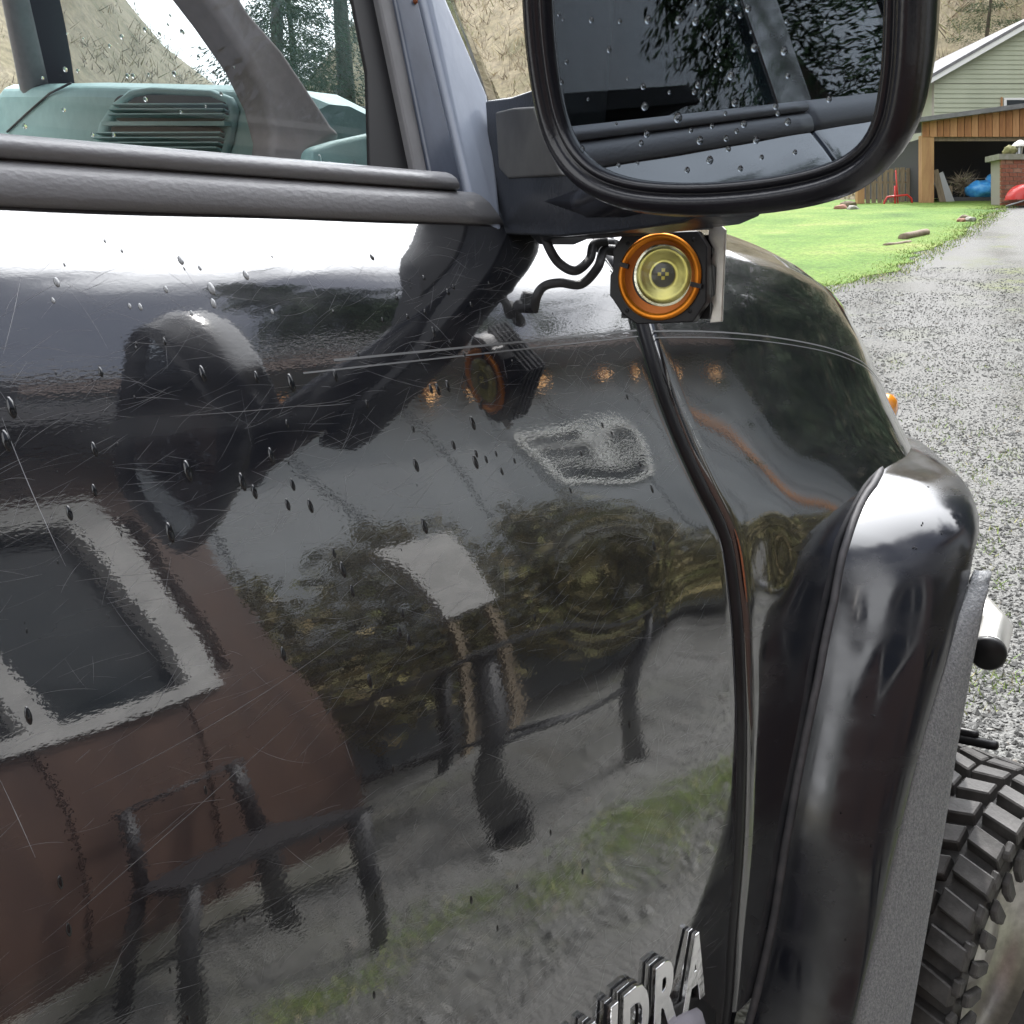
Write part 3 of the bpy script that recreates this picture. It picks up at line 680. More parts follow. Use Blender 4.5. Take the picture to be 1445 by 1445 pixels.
for (a, b, s_) in ((1268, 718, 7), (1276, 724, 4), (1300, 740, 3), (1290, 778, 3), (1310, 690, 2), (1330, 755, 2), (1344, 700, 2), (1215, 990, 2), (1230, 1015, 3), (1180, 1150, 2), (1225, 1200, 2), (1195, 1320, 2)):
    p = flare_near(a, b); d_ = Vector((rq.gauss(0, 1), rq.gauss(0, 1), rq.gauss(0, 1))).normalized()
    for k in range(3):
        c = p + Vector((rq.gauss(0, .002), rq.gauss(0, .002), rq.gauss(0, .002))) * (s_ > 2); mb.add([c + Vector((q_.x * .0012, q_.y * .0012, q_.z * .0012)) + d_ * q_.dot(d_) * s_ * .0005 for q_ in vi], fi)
mb.build('scuff_marks', M['seal'], fl)['kind'] = 'stuff'
g1 = MB().tube([a + Vector((.003, 0, 0)) for a in GK], .0065, 8).build('flare_gasket', M['rubber_grey'], fl, True)
# inner wall of the body behind the flare
MB().loft([[GK[i] + Vector((-.02, 0, 0)), GK[i] + Vector((-.03, (cl[i][0] - ci[i][0]) * .25, (cl[i][1] - ci[i][1]) * .25)), Vector((-.55, cl[i][0], cl[i][1]))] for i in range(NF + 1)], False).build('wheel_arch_liner', M['seal'], truck, True)
# mudguard plate: inner edge under the flare lip, outer edge surveyed
lp = [(at(*p, 'x', LX - .006)) for p in [(1195, 1500), (1205, 1445), (1240, 1300), (1268, 1170), (1296, 1050), (1325, 950), (1352, 870), (1380, 806)]]
op = [(at(*p, 'x', LX + .02)) for p in [(1272, 1500), (1285, 1445), (1310, 1300), (1333, 1170), (1352, 1050), (1370, 950), (1386, 870), (1400, 806)]]
rr = []
for i in range(29):
    t = i / 28 * 7; k = min(int(t), 6); q = t - k
    a = lp[k].lerp(lp[k + 1], q); b = op[k].lerp(op[k + 1], q)
    nrm = Vector((1, -.2, 0)).normalized()
    row = [a.lerp(b, j / 8) + nrm * .004 * math.sin(PI * j / 8) for j in range(9)]
    rr.append(row + [p - nrm * .007 for p in row[::-1]])
MB().loft(rr, True, 0, True).build('mudguard', M['plate'], truck, True)

# --- front wheel
WC = Vector((.05, 1.95, .08)); PSI = -.06; RR = .37; HW = .160; TS = .95
wy = Vector((-math.sin(PSI), math.cos(PSI), 0)); wx = Vector((math.cos(PSI), math.sin(PSI), 0)); wz = Vector((0, 0, 1))
def wp(a, rad, x): return WC + wx * x + (wy * math.cos(a) + wz * math.sin(a)) * (rad * TS)
tp_ = [(-HW * .8, .22), (-HW, .30), (-HW * .97, .335), (-HW * .8, .356), (0, .362), (HW * .8, .356), (HW * .93, .351), (HW * .985, .3475), (HW, .3465), (HW * 1.005, .342), (HW * .985, .335), (HW * .99, .29), (HW * .85, .235), (HW * .7, .21)]
NW = 120
mb = MB(); mb.loft([[wp(2 * PI * k / NW, r_, x_) for (x_, r_) in tp_] for k in range(NW)] + [[wp(0, r_, x_) for (x_, r_) in tp_]], False)
wheel = mb.build('front_wheel', M['tyre'], truck, True); fix_normals(wheel)
def blk(a, da, x0, x1, r0, r1, skew, chamf=.012):
    vs = []
    for (s, rr_) in ((1.0, r0), (.90, r1)):
        for (aa, xx) in ((-1, x0), (1, x0), (1, x1), (-1, x1)):
            t = 0 if xx == x0 else 1
            vs.append(wp(a + (aa * da / 2) * s + skew * t, rr_ if not (xx == x1 and rr_ == r1) else rr_ - chamf * .3, xx if rr_ == r0 else lerp((x0 + x1) / 2, xx, .95)))
    return vs, [(0, 3, 2, 1), (4, 5, 6, 7), (0, 1, 5, 4), (1, 2, 6, 5), (2, 3, 7, 6), (3, 0, 4, 7)]
NB = 34
for k in range(NB):
    a = 2 * PI * k / NB; st = 2 * PI / NB
    jag = .02 if k % 2 else 0
    for (x0, x1, off, sk, w_, r1_) in ((.098, .170 - jag * .4, 0, .05, .62, .386), (.035, .092, .45, -.05, .66, .390), (-.028, .030, .05, .06, .66, .391), (-.092, -.035, .5, -.05, .66, .390), (-.17, -.098, .1, .05, .62, .386)):
        v, f = blk(a + st * off, st * w_, x0, x1, .352, r1_, sk); b = obj('tread_block', v, f, M['tyre'], wheel)
        md = b.modifiers.new('bevel', 'BEVEL'); md.width = .003; md.segments = 1
    # shoulder lug running down to the sidewall, and the sidewall biter
    for (da0, r0, r1, xx, h) in ((0, .3475, .380, .158, .014), (.5, .256, .328, .163, .013)):
        aa = a + st * da0; wd_ = st * (.30 if da0 == 0 else .34); vs = []
        for (x_, s) in ((xx, 1.0), (xx + h, .82)):
            vs += [wp(aa - wd_ * s, lerp(r0, r1, .04), x_), wp(aa + wd_ * s * .6, lerp(r0, r1, 0), x_), wp(aa + wd_ * s, lerp(r0, r1, .55), x_), wp(aa + wd_ * s * .55, r1 - .004, x_), wp(aa - wd_ * s * .8, r1, x_)]
        f = [(0, 1, 2, 3, 4)[::-1], (5, 6, 7, 8, 9)] + [(i, (i + 1) % 5, (i + 1) % 5 + 5, i + 5) for i in range(5)]
        b = fix_normals(obj('sidewall_lug', vs, f, M['tyre'], wheel)); md = b.modifiers.new('bevel', 'BEVEL'); md.width = .003; md.segments = 1
mb = MB(); mb.loft([[wp(2*PI*k/48, r_, x_) for k in range(48)] for (r_, x_) in ((.225, HW * .8), (.215, HW * .85), (.205, HW * .6), (.12, HW * .35), (.07, HW * .6), (.01, HW * .62))], True)
mb.build('rim', M['alu'], wheel, True)
# rear wheel (out of frame, one turned surface)
mb = MB(); mb.loft([[Vector((-.10 + x_ * (1), -2.35 + r_ * math.cos(2*PI*k/48), .13 + r_ * math.sin(2*PI*k/48))) for (x_, r_) in ((-.13, .2), (-.14, .36), (-.10, .40), (.10, .40), (.14, .36), (.13, .2), (.05, .05))] for k in range(49)], False)
mb.build('rear_wheel', M['tyre'], truck, True)
# front bumper tube ends and tow hook prongs
a = at(1394, 922, 'y', 2.25)
bx = Vector((.22, -.97, -.02)).normalized()
MB().tube([a + Vector((-1.0, .42, .03)), a + Vector((-.34, .38, .02)), a + Vector((-.12, .28, .01)), a + bx * -.17, a + bx * -.02, a + bx * 0], .037, 28).build('bumper_tube', M['chrome_matt'], truck, True)
MB().tube([a + bx * -.01, a + bx * .004, a + bx * .010], [.038, .038, .033], 28).build('tube_end_cap', M['black'], truck, True)
for (px, py, rd) in ((1404, 1052, .011), (1376, 1036, .009)):
    a = at(px, py, 'y', 2.15); q = a + Vector((-.5, -.05, -.03))
    MB().tube([q, a + (q - a) * .02, a, a + (a - q) * .012, a + (a - q) * .016], [rd, rd, rd, rd * .7, rd * .1], 14).build('tow_hook', M['black'], truck, True)
# rust chip on the fender's rolled edge
rr = []
for i in range(12):
    z = lerp(1.055, .955, i / 11); y = gap_y(z) + .025
    wv = .0022 * math.sin(PI * i / 11) ** .6 + .0003
    p = fender_pt(y + .006, (z - .30) / 1.148); n = body_n(y, z); rr.append([p + n * .0006 - Vector((0, wv, 0)), p + n * .0008 + Vector((0, wv * .8, 0))])
MB().loft(rr, False).build('rust_chip', M['rust'], fender, True)

# --- chrome name letters and body side moulding on the door
txt = 'TUNDRA'
for i, ch in enumerate(txt):
    y1 = 1.078 - (5 - i) * .068
    for (nm, mm, x0, dep, gro) in (('letter', M['chrome'], .018, .0105, 1.0),):
        cu = bpy.data.curves.new('letter', 'FONT'); cu.body = ch; cu.size = .142; cu.extrude = .0035; cu.bevel_depth = .0016; cu.bevel_resolution = 1; cu.align_x = 'CENTER'; cu.resolution_u = 4; cu.offset = .0045
        tmp = bpy.data.objects.new('letter_curve', cu); COL.objects.link(tmp)
        dg = bpy.context.evaluated_depsgraph_get(); me = bpy.data.meshes.new_from_object(tmp.evaluated_get(dg)); bpy.data.objects.remove(tmp)
        xs = [v_.co.x for v_ in me.vertices]; wdt = max(xs) - min(xs); cxm = (max(xs) + min(xs)) / 2; ys = [v_.co.y for v_ in me.vertices]; hy = max(ys) - min(ys); y0m = min(ys)
        vs, fs, ms = [], [], []
        for (layer, xo, sx) in ((0, .0225, 1.0), (1, .0165, .9), (2, .012, 1.0)):
            k = len(vs)
            for v_ in me.vertices:
                yy = (v_.co.x - cxm) / wdt * .056 * (1 if sx == 1 else .96); zz = (v_.co.y - y0m) / hy * .112; 
                vs.append(Vector((xo + v_.co.z * (.7 if layer != 1 else .4), y1 - .03 + yy, .422 + zz)))
            for p_ in me.polygons: fs.append(tuple(i_ + k for i_ in p_.vertices)); ms.append(1 if layer == 1 else 0)
        obj('letter', vs, fs, [M['chrome'], M['seal']], door, False, ms)
rr, rr2 = [], []
for i in range(41):
    y = lerp(-.7, 1.105, i / 40); e = max(0., (y - .99) / .115); s = math.sqrt(max(0.0004, 1 - e * e))
    cz, hz = .372 - .01 * e, .062 * s
    rr.append([Vector((body_x(.36) + .002, y, cz - hz)), Vector((body_x(.36) + .030 * s, y, cz - hz * .8)), Vector((body_x(.36) + .042 * s, y, cz - hz * .3)), Vector((body_x(.36) + .042 * s, y, cz + hz * .3)), Vector((body_x(.36) + .030 * s, y, cz + hz * .85)), Vector((body_x(.36) + .002, y, cz + hz))])
    rr2.append([Vector((body_x(.36) + a_, y + .008, cz + b_ * (hz + .008))) for (a_, b_) in ((.001, -1), (.016, -1), (.016, 1), (.001, 1))])
MB().loft(rr, False).build('side_moulding', M['moulding'], door, True); MB().loft(rr2, False).build('moulding_base', M['black'], door, True)
# ================================================================== WATER DROPS (children of what they sit on)
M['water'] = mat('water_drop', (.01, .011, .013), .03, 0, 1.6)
M['water_lit'] = mat('water_drop_lit', (.30, .31, .32), .04, 0, 1.5)  # pale copy: bright highlight put into the colour of the upper drops
def drop_mesh(name, m):
    v = []; f = []; NR, NC = 5, 10
    for i in range(NR + 1):
        a = i / NR * PI / 2
        for k in range(NC):
            b = 2 * PI * k / NC; rr_ = math.cos(a)
            x, y = rr_ * math.cos(b), rr_ * math.sin(b)
            v.append((x * (1 - .18 * (y > 0) * y), y * 1.9 - .25 * (1 - rr_), math.sin(a) * .55))
    for i in range(NR):
        for k in range(NC):
            f.append((i * NC + k, i * NC + (k + 1) % NC, (i + 1) * NC + (k + 1) % NC, (i + 1) * NC + k))
    me = bpy.data.meshes.new(name); me.from_pydata(v, [], f); me.materials.append(m); me.polygons.foreach_set('use_smooth', [True] * len(f)); return me
DM, DL = drop_mesh('water_drop', M['water']), drop_mesh('water_drop_lit', M['water_lit'])
def put_drop(p, n, size, parent, me, tall=1.0):
    o = bpy.data.objects.new('water_drop', me); COL.objects.link(o); o.parent = parent
    up_ = (Vector((0, 0, 1)) - n * n.z).normalized(); sx = up_.cross(n)
    o.matrix_basis = Matrix.Translation(p - base(parent)) @ Matrix((sx, up_, n)).transposed().to_4x4() @ Matrix.Diagonal((size, size * tall, size, 1))
    return o
DD = [(80,398,7),(75,424,4),(172,354,3),(255,367,7),(282,378,4),(347,388,7),(298,407,9),(301,428,7),(234,408,5),(183,432,4),(198,433,5),(270,442,4),(384,440,4),(525,363,5),(384,362,2),(148,340,3),(232,482,4),(142,525,5),(286,527,8),(411,540,9),(362,532,6),(16,575,10),(9,622,10),(133,634,7),(133,692,6),(98,724,7),(240,752,10),(265,664,10),(342,680,9),(359,694,7),(383,643,8),(405,598,4),(413,684,6),(406,712,6),(438,714,7),(405,905,0),(400,923,7),(471,780,5),(484,804,8),(497,834,6),(522,961,7),(599,742,8),(587,656,7),(564,892,6),(577,903,6),(568,865,5),(667,597,7),(640,628,5),(671,652,7),(686,648,4),(708,665,4),(618,550,6),(608,549,5),(632,545,6),(473,530,6),(583,605,4),(518,570,4),(700,640,3),(726,650,3),(666,680,0),(672,640,4),(555,1085,4),(888,1022,4),(923,770,5),(805,692,3),(920,690,4),(903,655,3),(690,765,0),(755,872,4),(775,890,0),(40,1010,8),(85,1245,6),(97,1312,6),(265,1440,6),(290,1115,4),(452,1185,3),(345,1297,3),(530,1265,4),(665,1270,4),(730,1252,3),(702,1310,3),(528,1404,4),(822,1230,3),(777,1175,3),(240,1370,3),(284,1400,3),(516,850,0),(655,500,3),(505,500,3),(560,420,4),(600,440,4),(640,405,4),(665,430,4),(598,392,4),(632,412,5),(690,400,3),(575,447,4),(612,468,5),(540,452,3),(470,440,3),(885,560,3),(850,600,3),(820,640,3),(950,560,0)]
for (a, b, s) in DD:
    if s == 0: continue
    p, n = on_body(a, b)
    d = (p - CAM).length
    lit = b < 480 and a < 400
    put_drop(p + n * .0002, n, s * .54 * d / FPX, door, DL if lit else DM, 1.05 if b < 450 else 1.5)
rd = random.Random(11)
for i in range(46):
    a, b = rd.uniform(0, 900), rd.uniform(340, 900); p, n = on_body(a, b)
    if p.y > gap_y(p.z) - .03: continue
    put_drop(p + n * .0002, n, rd.uniform(.5, 1.2) * (p - CAM).length / FPX, door, DM, 1.5)
# mirror glass: drops hang in loose streaks
MG = bpy.data.materials.new('water_drop_glass'); MG.use_nodes = True
b_ = MG.node_tree.nodes['Principled BSDF']; b_.inputs['Transmission Weight'].default_value = 1; b_.inputs['Roughness'].default_value = .02; b_.inputs['IOR'].default_value = 1.33
DG = drop_mesh('water_drop_glassy', MG)
MPX = [(789,20,4),(795,27,3),(835,28,6),(875,30,5),(915,28,8),(958,28,8),(982,30,8),(983,5,4),(1056,12,7),(1028,17,6),(860,70,6),(800,87,5),(793,116,5),(908,122,6),(910,150,8),(886,111,3),(957,166,10),(988,198,8),(1033,105,5),(1015,85,4),(1065,67,8),(1107,72,8),(1032,107,8),(1018,97,4),(1010,92,4),(985,120,6),(980,130,5),(1037,145,7),(1112,107,5),(1095,150,6),(1098,160,5),(1112,172,7),(1170,140,6),(1025,195,6),(1028,210,6),(1050,175,7),(1067,198,7),(913,189,7),(905,202,6),(822,210,6),(975,184,5),(970,240,6),(1002,226,8),(1045,238,6),(873,233,5),(1015,60,5),(995,50,5),(1040,5,5),(1045,22,5),(1012,75,4),(990,140,4),(1060,45,3),(1110,30,4),(1165,30,3),(1000,130,6),(1024,160,4),(1040,185,5),(1005,178,5),(945,130,4),(870,175,3),(830,140,3),(1122,215,5),(1075,222,5),(900,230,4)]
for (a, b, s) in MPX:
    p = atp(a, b, MP - mirror_n * .0062, mirror_n) + mirror_n * .0004
    put_drop(p, mirror_n, s * .62 * (p - CAM).length / FPX, mirror, DG, .62)
window = bpy.data.objects['door_window']
WPX = [(92,98,6),(155,65,5),(172,52,6),(205,42,6),(225,48,5),(257,45,7),(282,68,5),(280,80,5),(180,107,6),(188,107,6),(246,104,7),(302,103,6),(95,48,3),(118,55,3),(240,22,4),(237,35,4),(195,20,3),(35,178,6),(90,155,5),(130,190,5),(160,190,5),(205,140,6),(255,158,4),(312,132,5),(110,100,5),(60,110,4),(452,226,7),(466,232,4),(501,232,5),(290,150,3),(330,95,3),(210,105,4)]
for (a, b, s) in WPX:
    p = gl(a, b, -.0118)
    put_drop(p, GN, s * .5 * (p - CAM).length / FPX, window, DG, .6 if b < 220 else 1.2)

# ================================================================== GROUND, LAWN, HILL
GD = Vector((math.sin(math.radians(-21)), math.cos(math.radians(-21)), 0)); GR = Vector((GD.y, -GD.x, 0))
def softp(v, k=1.2): return math.log1p(math.exp(v / k)) * k if v / k < 30 else v
def bumpy(x, y): return .02 * noise.noise((x * .35, y * .35, 0)) + .012 * noise.noise((x * 1.3, y * 1.3, 4))
def terrain(x, y):
    s = (x - CAM.x) * GD.x + (y - CAM.y) * GD.y
    return GZ + .1194 * (softp(s - 4.2) - softp(s - 38, 4)) + bumpy(x, y) * min(1, max(0, s / 3))
def on_ground(px, py):
    r = ray(px, py); t = 1.0
    for _ in range(4000):
        p = CAM + r * t
        if p.z < terrain(p.x, p.y): break
        t *= 1.004
    return CAM + r * t
def gmat(name, build):
    m = bpy.data.materials.new(name); m.use_nodes = True; t = m.node_tree; b = t.nodes['Principled BSDF']; b.inputs['Roughness'].default_value = .9; b.inputs['Specular IOR Level'].default_value = .25
    build(t, b); return m
def N(t, ty, **k):
    n = t.nodes.new(ty)
    for a, v_ in k.items(): setattr(n, a, v_)
    return n
def ramp(t, src, stops):
    r = N(t, 'ShaderNodeValToRGB'); e = r.color_ramp.elements
    while len(e) < len(stops): e.new(.5)
    for el, (p, c) in zip(e, stops): el.position = p; el.color = (*c, 1)
    t.links.new(src, r.inputs['Fac']); return r.outputs['Color']
def noise_n(t, scale, detail=5, stretch=(1, 1, 1), rough=.6):
    g = N(t, 'ShaderNodeNewGeometry'); mp_ = N(t, 'ShaderNodeMapping'); mp_.inputs['Scale'].default_value = stretch; n = N(t, 'ShaderNodeTexNoise')
    n.inputs['Scale'].default_value = scale; n.inputs['Detail'].default_value = detail; n.inputs['Roughness'].default_value = rough
    t.links.new(g.outputs['Position'], mp_.inputs['Vector']); t.links.new(mp_.outputs['Vector'], n.inputs['Vector']); return n.outputs['Fac']
def mixrgb(t, fac, a, b):
    m = N(t, 'ShaderNodeMix', data_type='RGBA')
    for s, i in ((fac, 0), (a, 6), (b, 7)):
        if isinstance(s, tuple): m.inputs[i].default_value = (*s, 1)
        elif isinstance(s, float): m.inputs[i].default_value = s
        else: t.links.new(s, m.inputs[i])
    return m.outputs[2]
def b_gravel(t, b):
    v = N(t, 'ShaderNodeTexVoronoi'); v.inputs['Scale'].default_value = 64; g = N(t, 'ShaderNodeNewGeometry'); t.links.new(g.outputs['Position'], v.inputs['Vector'])
    sx = N(t, 'ShaderNodeSeparateColor'); t.links.new(v.outputs['Color'], sx.inputs[0])
    st = ramp(t, sx.outputs[0], [(0, (.09, .092, .09)), (.45, (.13, .131, .127)), (.8, (.165, .165, .158)), (1, (.21, .205, .19))])
    big = ramp(t, noise_n(t, .55, 5), [(.38, (.72, .70, .64)), (.62, (1.05, 1.05, 1.05))])
    mm = N(t, 'ShaderNodeMix', data_type='RGBA', blend_type='MULTIPLY'); mm.inputs[0].default_value = 1; t.links.new(st, mm.inputs[6]); t.links.new(big, mm.inputs[7])
    moss = ramp(t, noise_n(t, 1.1, 7, (1, 1, 1), .7), [(.53, (0, 0, 0)), (.68, (.8, .8, .8))])
    trk = N(t, 'ShaderNodeVectorMath', operation='DOT_PRODUCT'); gq = N(t, 'ShaderNodeNewGeometry'); t.links.new(gq.outputs['Position'], trk.inputs[0]); trk.inputs[1].default_value = (.9336, .3584, 0)
    ws = N(t, 'ShaderNodeMath', operation='PINGPONG'); t.links.new(trk.outputs['Value'], ws.inputs[0]); ws.inputs[1].default_value = .85
    ad = N(t, 'ShaderNodeMath', operation='ADD'); t.links.new(ws.outputs[0], ad.inputs[0]); t.links.new(noise_n(t, .8, 5), ad.inputs[1])
    tk = ramp(t, ad.outputs[0], [(.62, (0, 0, 0)), (.98, (.75, .75, .75))])
    base_ = mixrgb(t, moss, mm.outputs[2], (.12, .135, .045))
    t.links.new(mixrgb(t, tk, base_, (.175, .173, .166)), b.inputs['Base Color'])
    bp = N(t, 'ShaderNodeBump'); bp.inputs['Strength'].default_value = .9; bp.inputs['Distance'].default_value = .012; t.links.new(v.outputs['Distance'], bp.inputs['Height']); bp.invert = True; t.links.new(bp.outputs['Normal'], b.inputs['Normal'])
M['gravel'] = gmat('gravel', b_gravel)
def b_stone(t, b):
    g = N(t, 'ShaderNodeNewGeometry')
    c = ramp(t, g.outputs['Random Per Island'], [(0, (.085, .086, .084)), (.35, (.13, .131, .127)), (.75, (.165, .165, .158)), (.94, (.205, .20, .185)), (1, (.21, .165, .125))])
    t.links.new(mixrgb(t, noise_n(t, 60), c, (.19, .188, .18)), b.inputs['Base Color'])
M['stone'] = gmat('stone', b_stone)
def b_lawn(t, b):
    c = ramp(t, noise_n(t, .5, 6, (1, 1, 1)), [(.28, (.05, .105, .016)), (.42, (.09, .17, .028)), (.58, (.13, .20, .04)), (.74, (.22, .23, .085))])
    d = ramp(t, noise_n(t, 14, 5, (1, 1, 1), .7), [(.3, (.5, .52, .5)), (.7, (1.45, 1.42, 1.25))])
    mm = N(t, 'ShaderNodeMix', data_type='RGBA', blend_type='MULTIPLY'); mm.inputs[0].default_value = 1; t.links.new(c, mm.inputs[6]); t.links.new(d, mm.inputs[7])
    t.links.new(mm.outputs[2], b.inputs['Base Color'])
    bp = N(t, 'ShaderNodeBump'); bp.inputs['Strength'].default_value = .7; bp.inputs['Distance'].default_value = .05; t.links.new(noise_n(t, 22, 4), bp.inputs['Height']); t.links.new(bp.outputs['Normal'], b.inputs['Normal'])
M['lawn'] = gmat('lawn', b_lawn)
def b_blade(t, b):
    g = N(t, 'ShaderNodeNewGeometry')
    t.links.new(ramp(t, g.outputs['Random Per Island'], [(0, (.11, .19, .03)), (.5, (.16, .24, .05)), (.75, (.24, .29, .09)), (1, (.42, .36, .18))]), b.inputs['Base Color'])
M['blade'] = gmat('grass_blade', b_blade)
def b_hill(t, b):
    c = ramp(t, noise_n(t, .16, 8, (1, 1, 1), .7), [(.3, (.10, .105, .05)), (.45, (.22, .19, .12)), (.6, (.30, .255, .18)), (.75, (.17, .17, .09))])
    d = ramp(t, noise_n(t, 2.4, 6, (1, 1, .5), .75), [(.3, (.5, .5, .5)), (.7, (1.3, 1.3, 1.25))])
    mm = N(t, 'ShaderNodeMix', data_type='RGBA', blend_type='MULTIPLY'); mm.inputs[0].default_value = 1; t.links.new(c, mm.inputs[6]); t.links.new(d, mm.inputs[7])
    t.links.new(mm.outputs[2], b.inputs['Base Color'])
M['hill'] = gmat('hillside', b_hill)
def b_twig(t, b):
    g = N(t, 'ShaderNodeNewGeometry')
    t.links.new(ramp(t, g.outputs['Random Per Island'], [(0, (.12, .10, .08)), (.4, (.28, .23, .17)), (.75, (.38, .32, .23)), (.9, (.20, .22, .10)), (1, (.46, .36, .22))]), b.inputs['Base Color'])
M['twig'] = gmat('dry_twigs', b_twig)
def b_needle(t, b):
    g = N(t, 'ShaderNodeNewGeometry')
    t.links.new(ramp(t, g.outputs['Random Per Island'], [(0, (.022, .040, .018)), (.6, (.045, .075, .035)), (1, (.085, .115, .06))]), b.inputs['Base Color'])
M['needle'] = gmat('needles', b_needle)
M['bark'] = mat('bark', (.10, .08, .06), .9, noise_=(6, (.05, .04, .03), (3, 3, .6)))

# one sheet of ground out to the hills
v, f = [], []
NA_, rad_ = 144, [.0]
while rad_[-1] < 420: rad_.append(max(.35, rad_[-1] * 1.085) if rad_[-1] else .35)
for r_ in rad_:
    for k in range(NA_):
        a = 2 * PI * k / NA_; x, y = CAM.x + r_ * math.sin(a), CAM.y + r_ * math.cos(a); v.append((x, y, terrain(x, y)))
for i in range(len(rad_) - 1):
    for k in range(NA_):
        f.append((i * NA_ + k, i * NA_ + (k + 1) % NA_, (i + 1) * NA_ + (k + 1) % NA_, (i + 1) * NA_ + k))
tag(fix_normals(obj('gravel_ground', v, f, M['gravel'], None, True)), kind='structure')
# lawn: its right edge surveyed along the drive
edge = []
for p in [(1120, 425), (1165, 406), (1205, 397), (1250, 385), (1290, 366), (1330, 345), (1365, 324), (1395, 304)]:
    q = on_ground(*p) - CAM; edge.append((q.dot(GD), q.dot(GR)))
edge.sort(); edge = [(8.0, edge[0][1] - 3.0)] + edge + [(36, edge[-1][1] + 1.2)]
v, f = [], []; NS, NT = 90, 70
for i in range(NS + 1):
    s = lerp(8.5, 36, i / NS); te = interp(edge, s) + .45 * noise.noise((s * 1.3, 3, 0)) + .22 * noise.noise((s * 5, 9, 0))
    for j in range(NT + 1):
        q = (1 - j / NT) ** 2.2; tt = te - q * 40; p = CAM + GD * s + GR * tt; v.append((p.x, p.y, terrain(p.x, p.y) + .012 + .05 * min(1, q * 40)))
for i in range(NS):
    for j in range(NT): a = i * (NT + 1) + j; f.append((a, a + 1, a + NT + 2, a + NT + 1))
tag(fix_normals(obj('lawn', v, f, M['lawn'], None, True)), kind='structure')
# grass blades over the lawn, thick at its edge
rg = random.Random(5); v, f = [], []
for i in range(60000):
    s = 11 + 20 * rg.random() ** 1.6
    te = interp(edge, s)
    tt = te + .35 - (rg.random() ** 1.5) * min(9, 3 + .5 * s) + rg.gauss(0, .12)
    if tt > te and rg.random() < (tt - te) / .5: continue
    p = CAM + GD * s + GR * tt; z = terrain(p.x, p.y) + .01; h = rg.uniform(.012, .034) * (1.5 if te - tt < .8 else 1); a = rg.uniform(0, PI); wd = .004 + s * .0002
    dx, dy = math.cos(a) * wd, math.sin(a) * wd; lx, ly = rg.gauss(0, .03), rg.gauss(0, .03); k = len(v)
    v += [(p.x - dx, p.y - dy, z), (p.x + dx, p.y + dy, z), (p.x + lx, p.y + ly, z + h)]; f.append((k, k + 1, k + 2))
tag(obj('grass', v, f, M['blade']), 'short bright green lawn grass beside the gravel drive', 'grass', kind='stuff')
# moss and weed tufts in the gravel
v, f = [], []
def tuft(cx_, cy_, n_, spread, hh):
    for _ in range(n_):
        x, y = cx_ + rg.gauss(0, spread), cy_ + rg.gauss(0, spread); z = terrain(x, y); a = rg.uniform(0, PI); wd = rg.uniform(.002, .004); k = len(v); h = hh * rg.uniform(.4, 1.2)
        v.extend([(x - math.cos(a) * wd, y - math.sin(a) * wd, z), (x + math.cos(a) * wd, y + math.sin(a) * wd, z), (x + rg.gauss(0, .02), y + rg.gauss(0, .02), z + h)]); f.append((k, k + 1, k + 2))
for i in range(150):
    q = on_ground(rg.uniform(1240, 1445), rg.uniform(500, 1000)); tuft(q.x, q.y, 16, .05, .03)
for (cx_, cy_, n_, sp_) in ((1.15, 2.55, 46, .16), (1.0, 2.85, 20, .12), (1.35, 1.75, 14, .12), (1.45, 1.35, 16, .10), (1.2, 2.0, 8, .1)):
    for i in range(n_): tuft(cx_ + rg.gauss(0, sp_), cy_ + rg.gauss(0, sp_ * 1.2), 45, .045, .035)
tag(obj('weeds', v, f, M['blade']), 'small tufts of moss and weeds growing through the gravel', 'weeds', kind='stuff')
# loose stones
import numpy as np
def stones(name, pts, label, seed):
    r = np.random.default_rng(seed); n_ = len(pts)
    basev = np.array([(1,0,0),(-1,0,0),(0,1,0),(0,-1,0),(0,0,1),(0,0,-1)], float)
    basef = np.array([(0,2,4),(2,1,4),(1,3,4),(3,0,4),(2,0,5),(1,2,5),(3,1,5),(0,3,5)])
    sz = r.lognormal(-5.0 if seed == 1 else -4.5, .40, n_); P = np.array(pts)
    V = basev[None] * (1 + r.uniform(-.35, .35, (n_, 6, 1))) * sz[:, None, None] * r.uniform(.6, 1.3, (n_, 1, 3)) + r.normal(0, .22, (n_, 6, 3)) * sz[:, None, None]
    a = r.uniform(0, 6.28, n_); ca, sa = np.cos(a), np.sin(a); X = V[:, :, 0] * ca[:, None] - V[:, :, 1] * sa[:, None]; Y = V[:, :, 0] * sa[:, None] + V[:, :, 1] * ca[:, None]
    V[:, :, 0], V[:, :, 1] = X, Y; V[:, :, 2] *= .7
    V += P[:, None, :]; F = basef[None] + (np.arange(n_) * 6)[:, None, None]
    me = bpy.data.meshes.new(name); me.from_pydata(V.reshape(-1, 3).tolist(), [], F.reshape(-1, 3).tolist()); me.materials.append(M['stone'])
    o = bpy.data.objects.new(name, me); COL.objects.link(o); return tag(o, label, 'gravel', kind='stuff')
pts = []
for i in range(60000):
    az = math.radians(rg.uniform(-26, -9)); d = 1.6 + 16 * rg.random() ** 1.5
    x, y = CAM.x + d * math.sin(az), CAM.y + d * math.cos(az)
    pts.append((x, y, terrain(x, y) + .003))
stones('gravel', pts, 'loose grey gravel stones covering the drive beyond the front wheel', 1)
pts = []
for i in range(26000):
    x, y = .75 + 4.5 * rg.random() ** 1.3, .6 + 7.5 * rg.random() ** 1.2
    pts.append((x, y, terrain(x, y) + .003))
stones('gravel', pts, 'loose grey gravel in front of the house, seen in the door paint', 2)
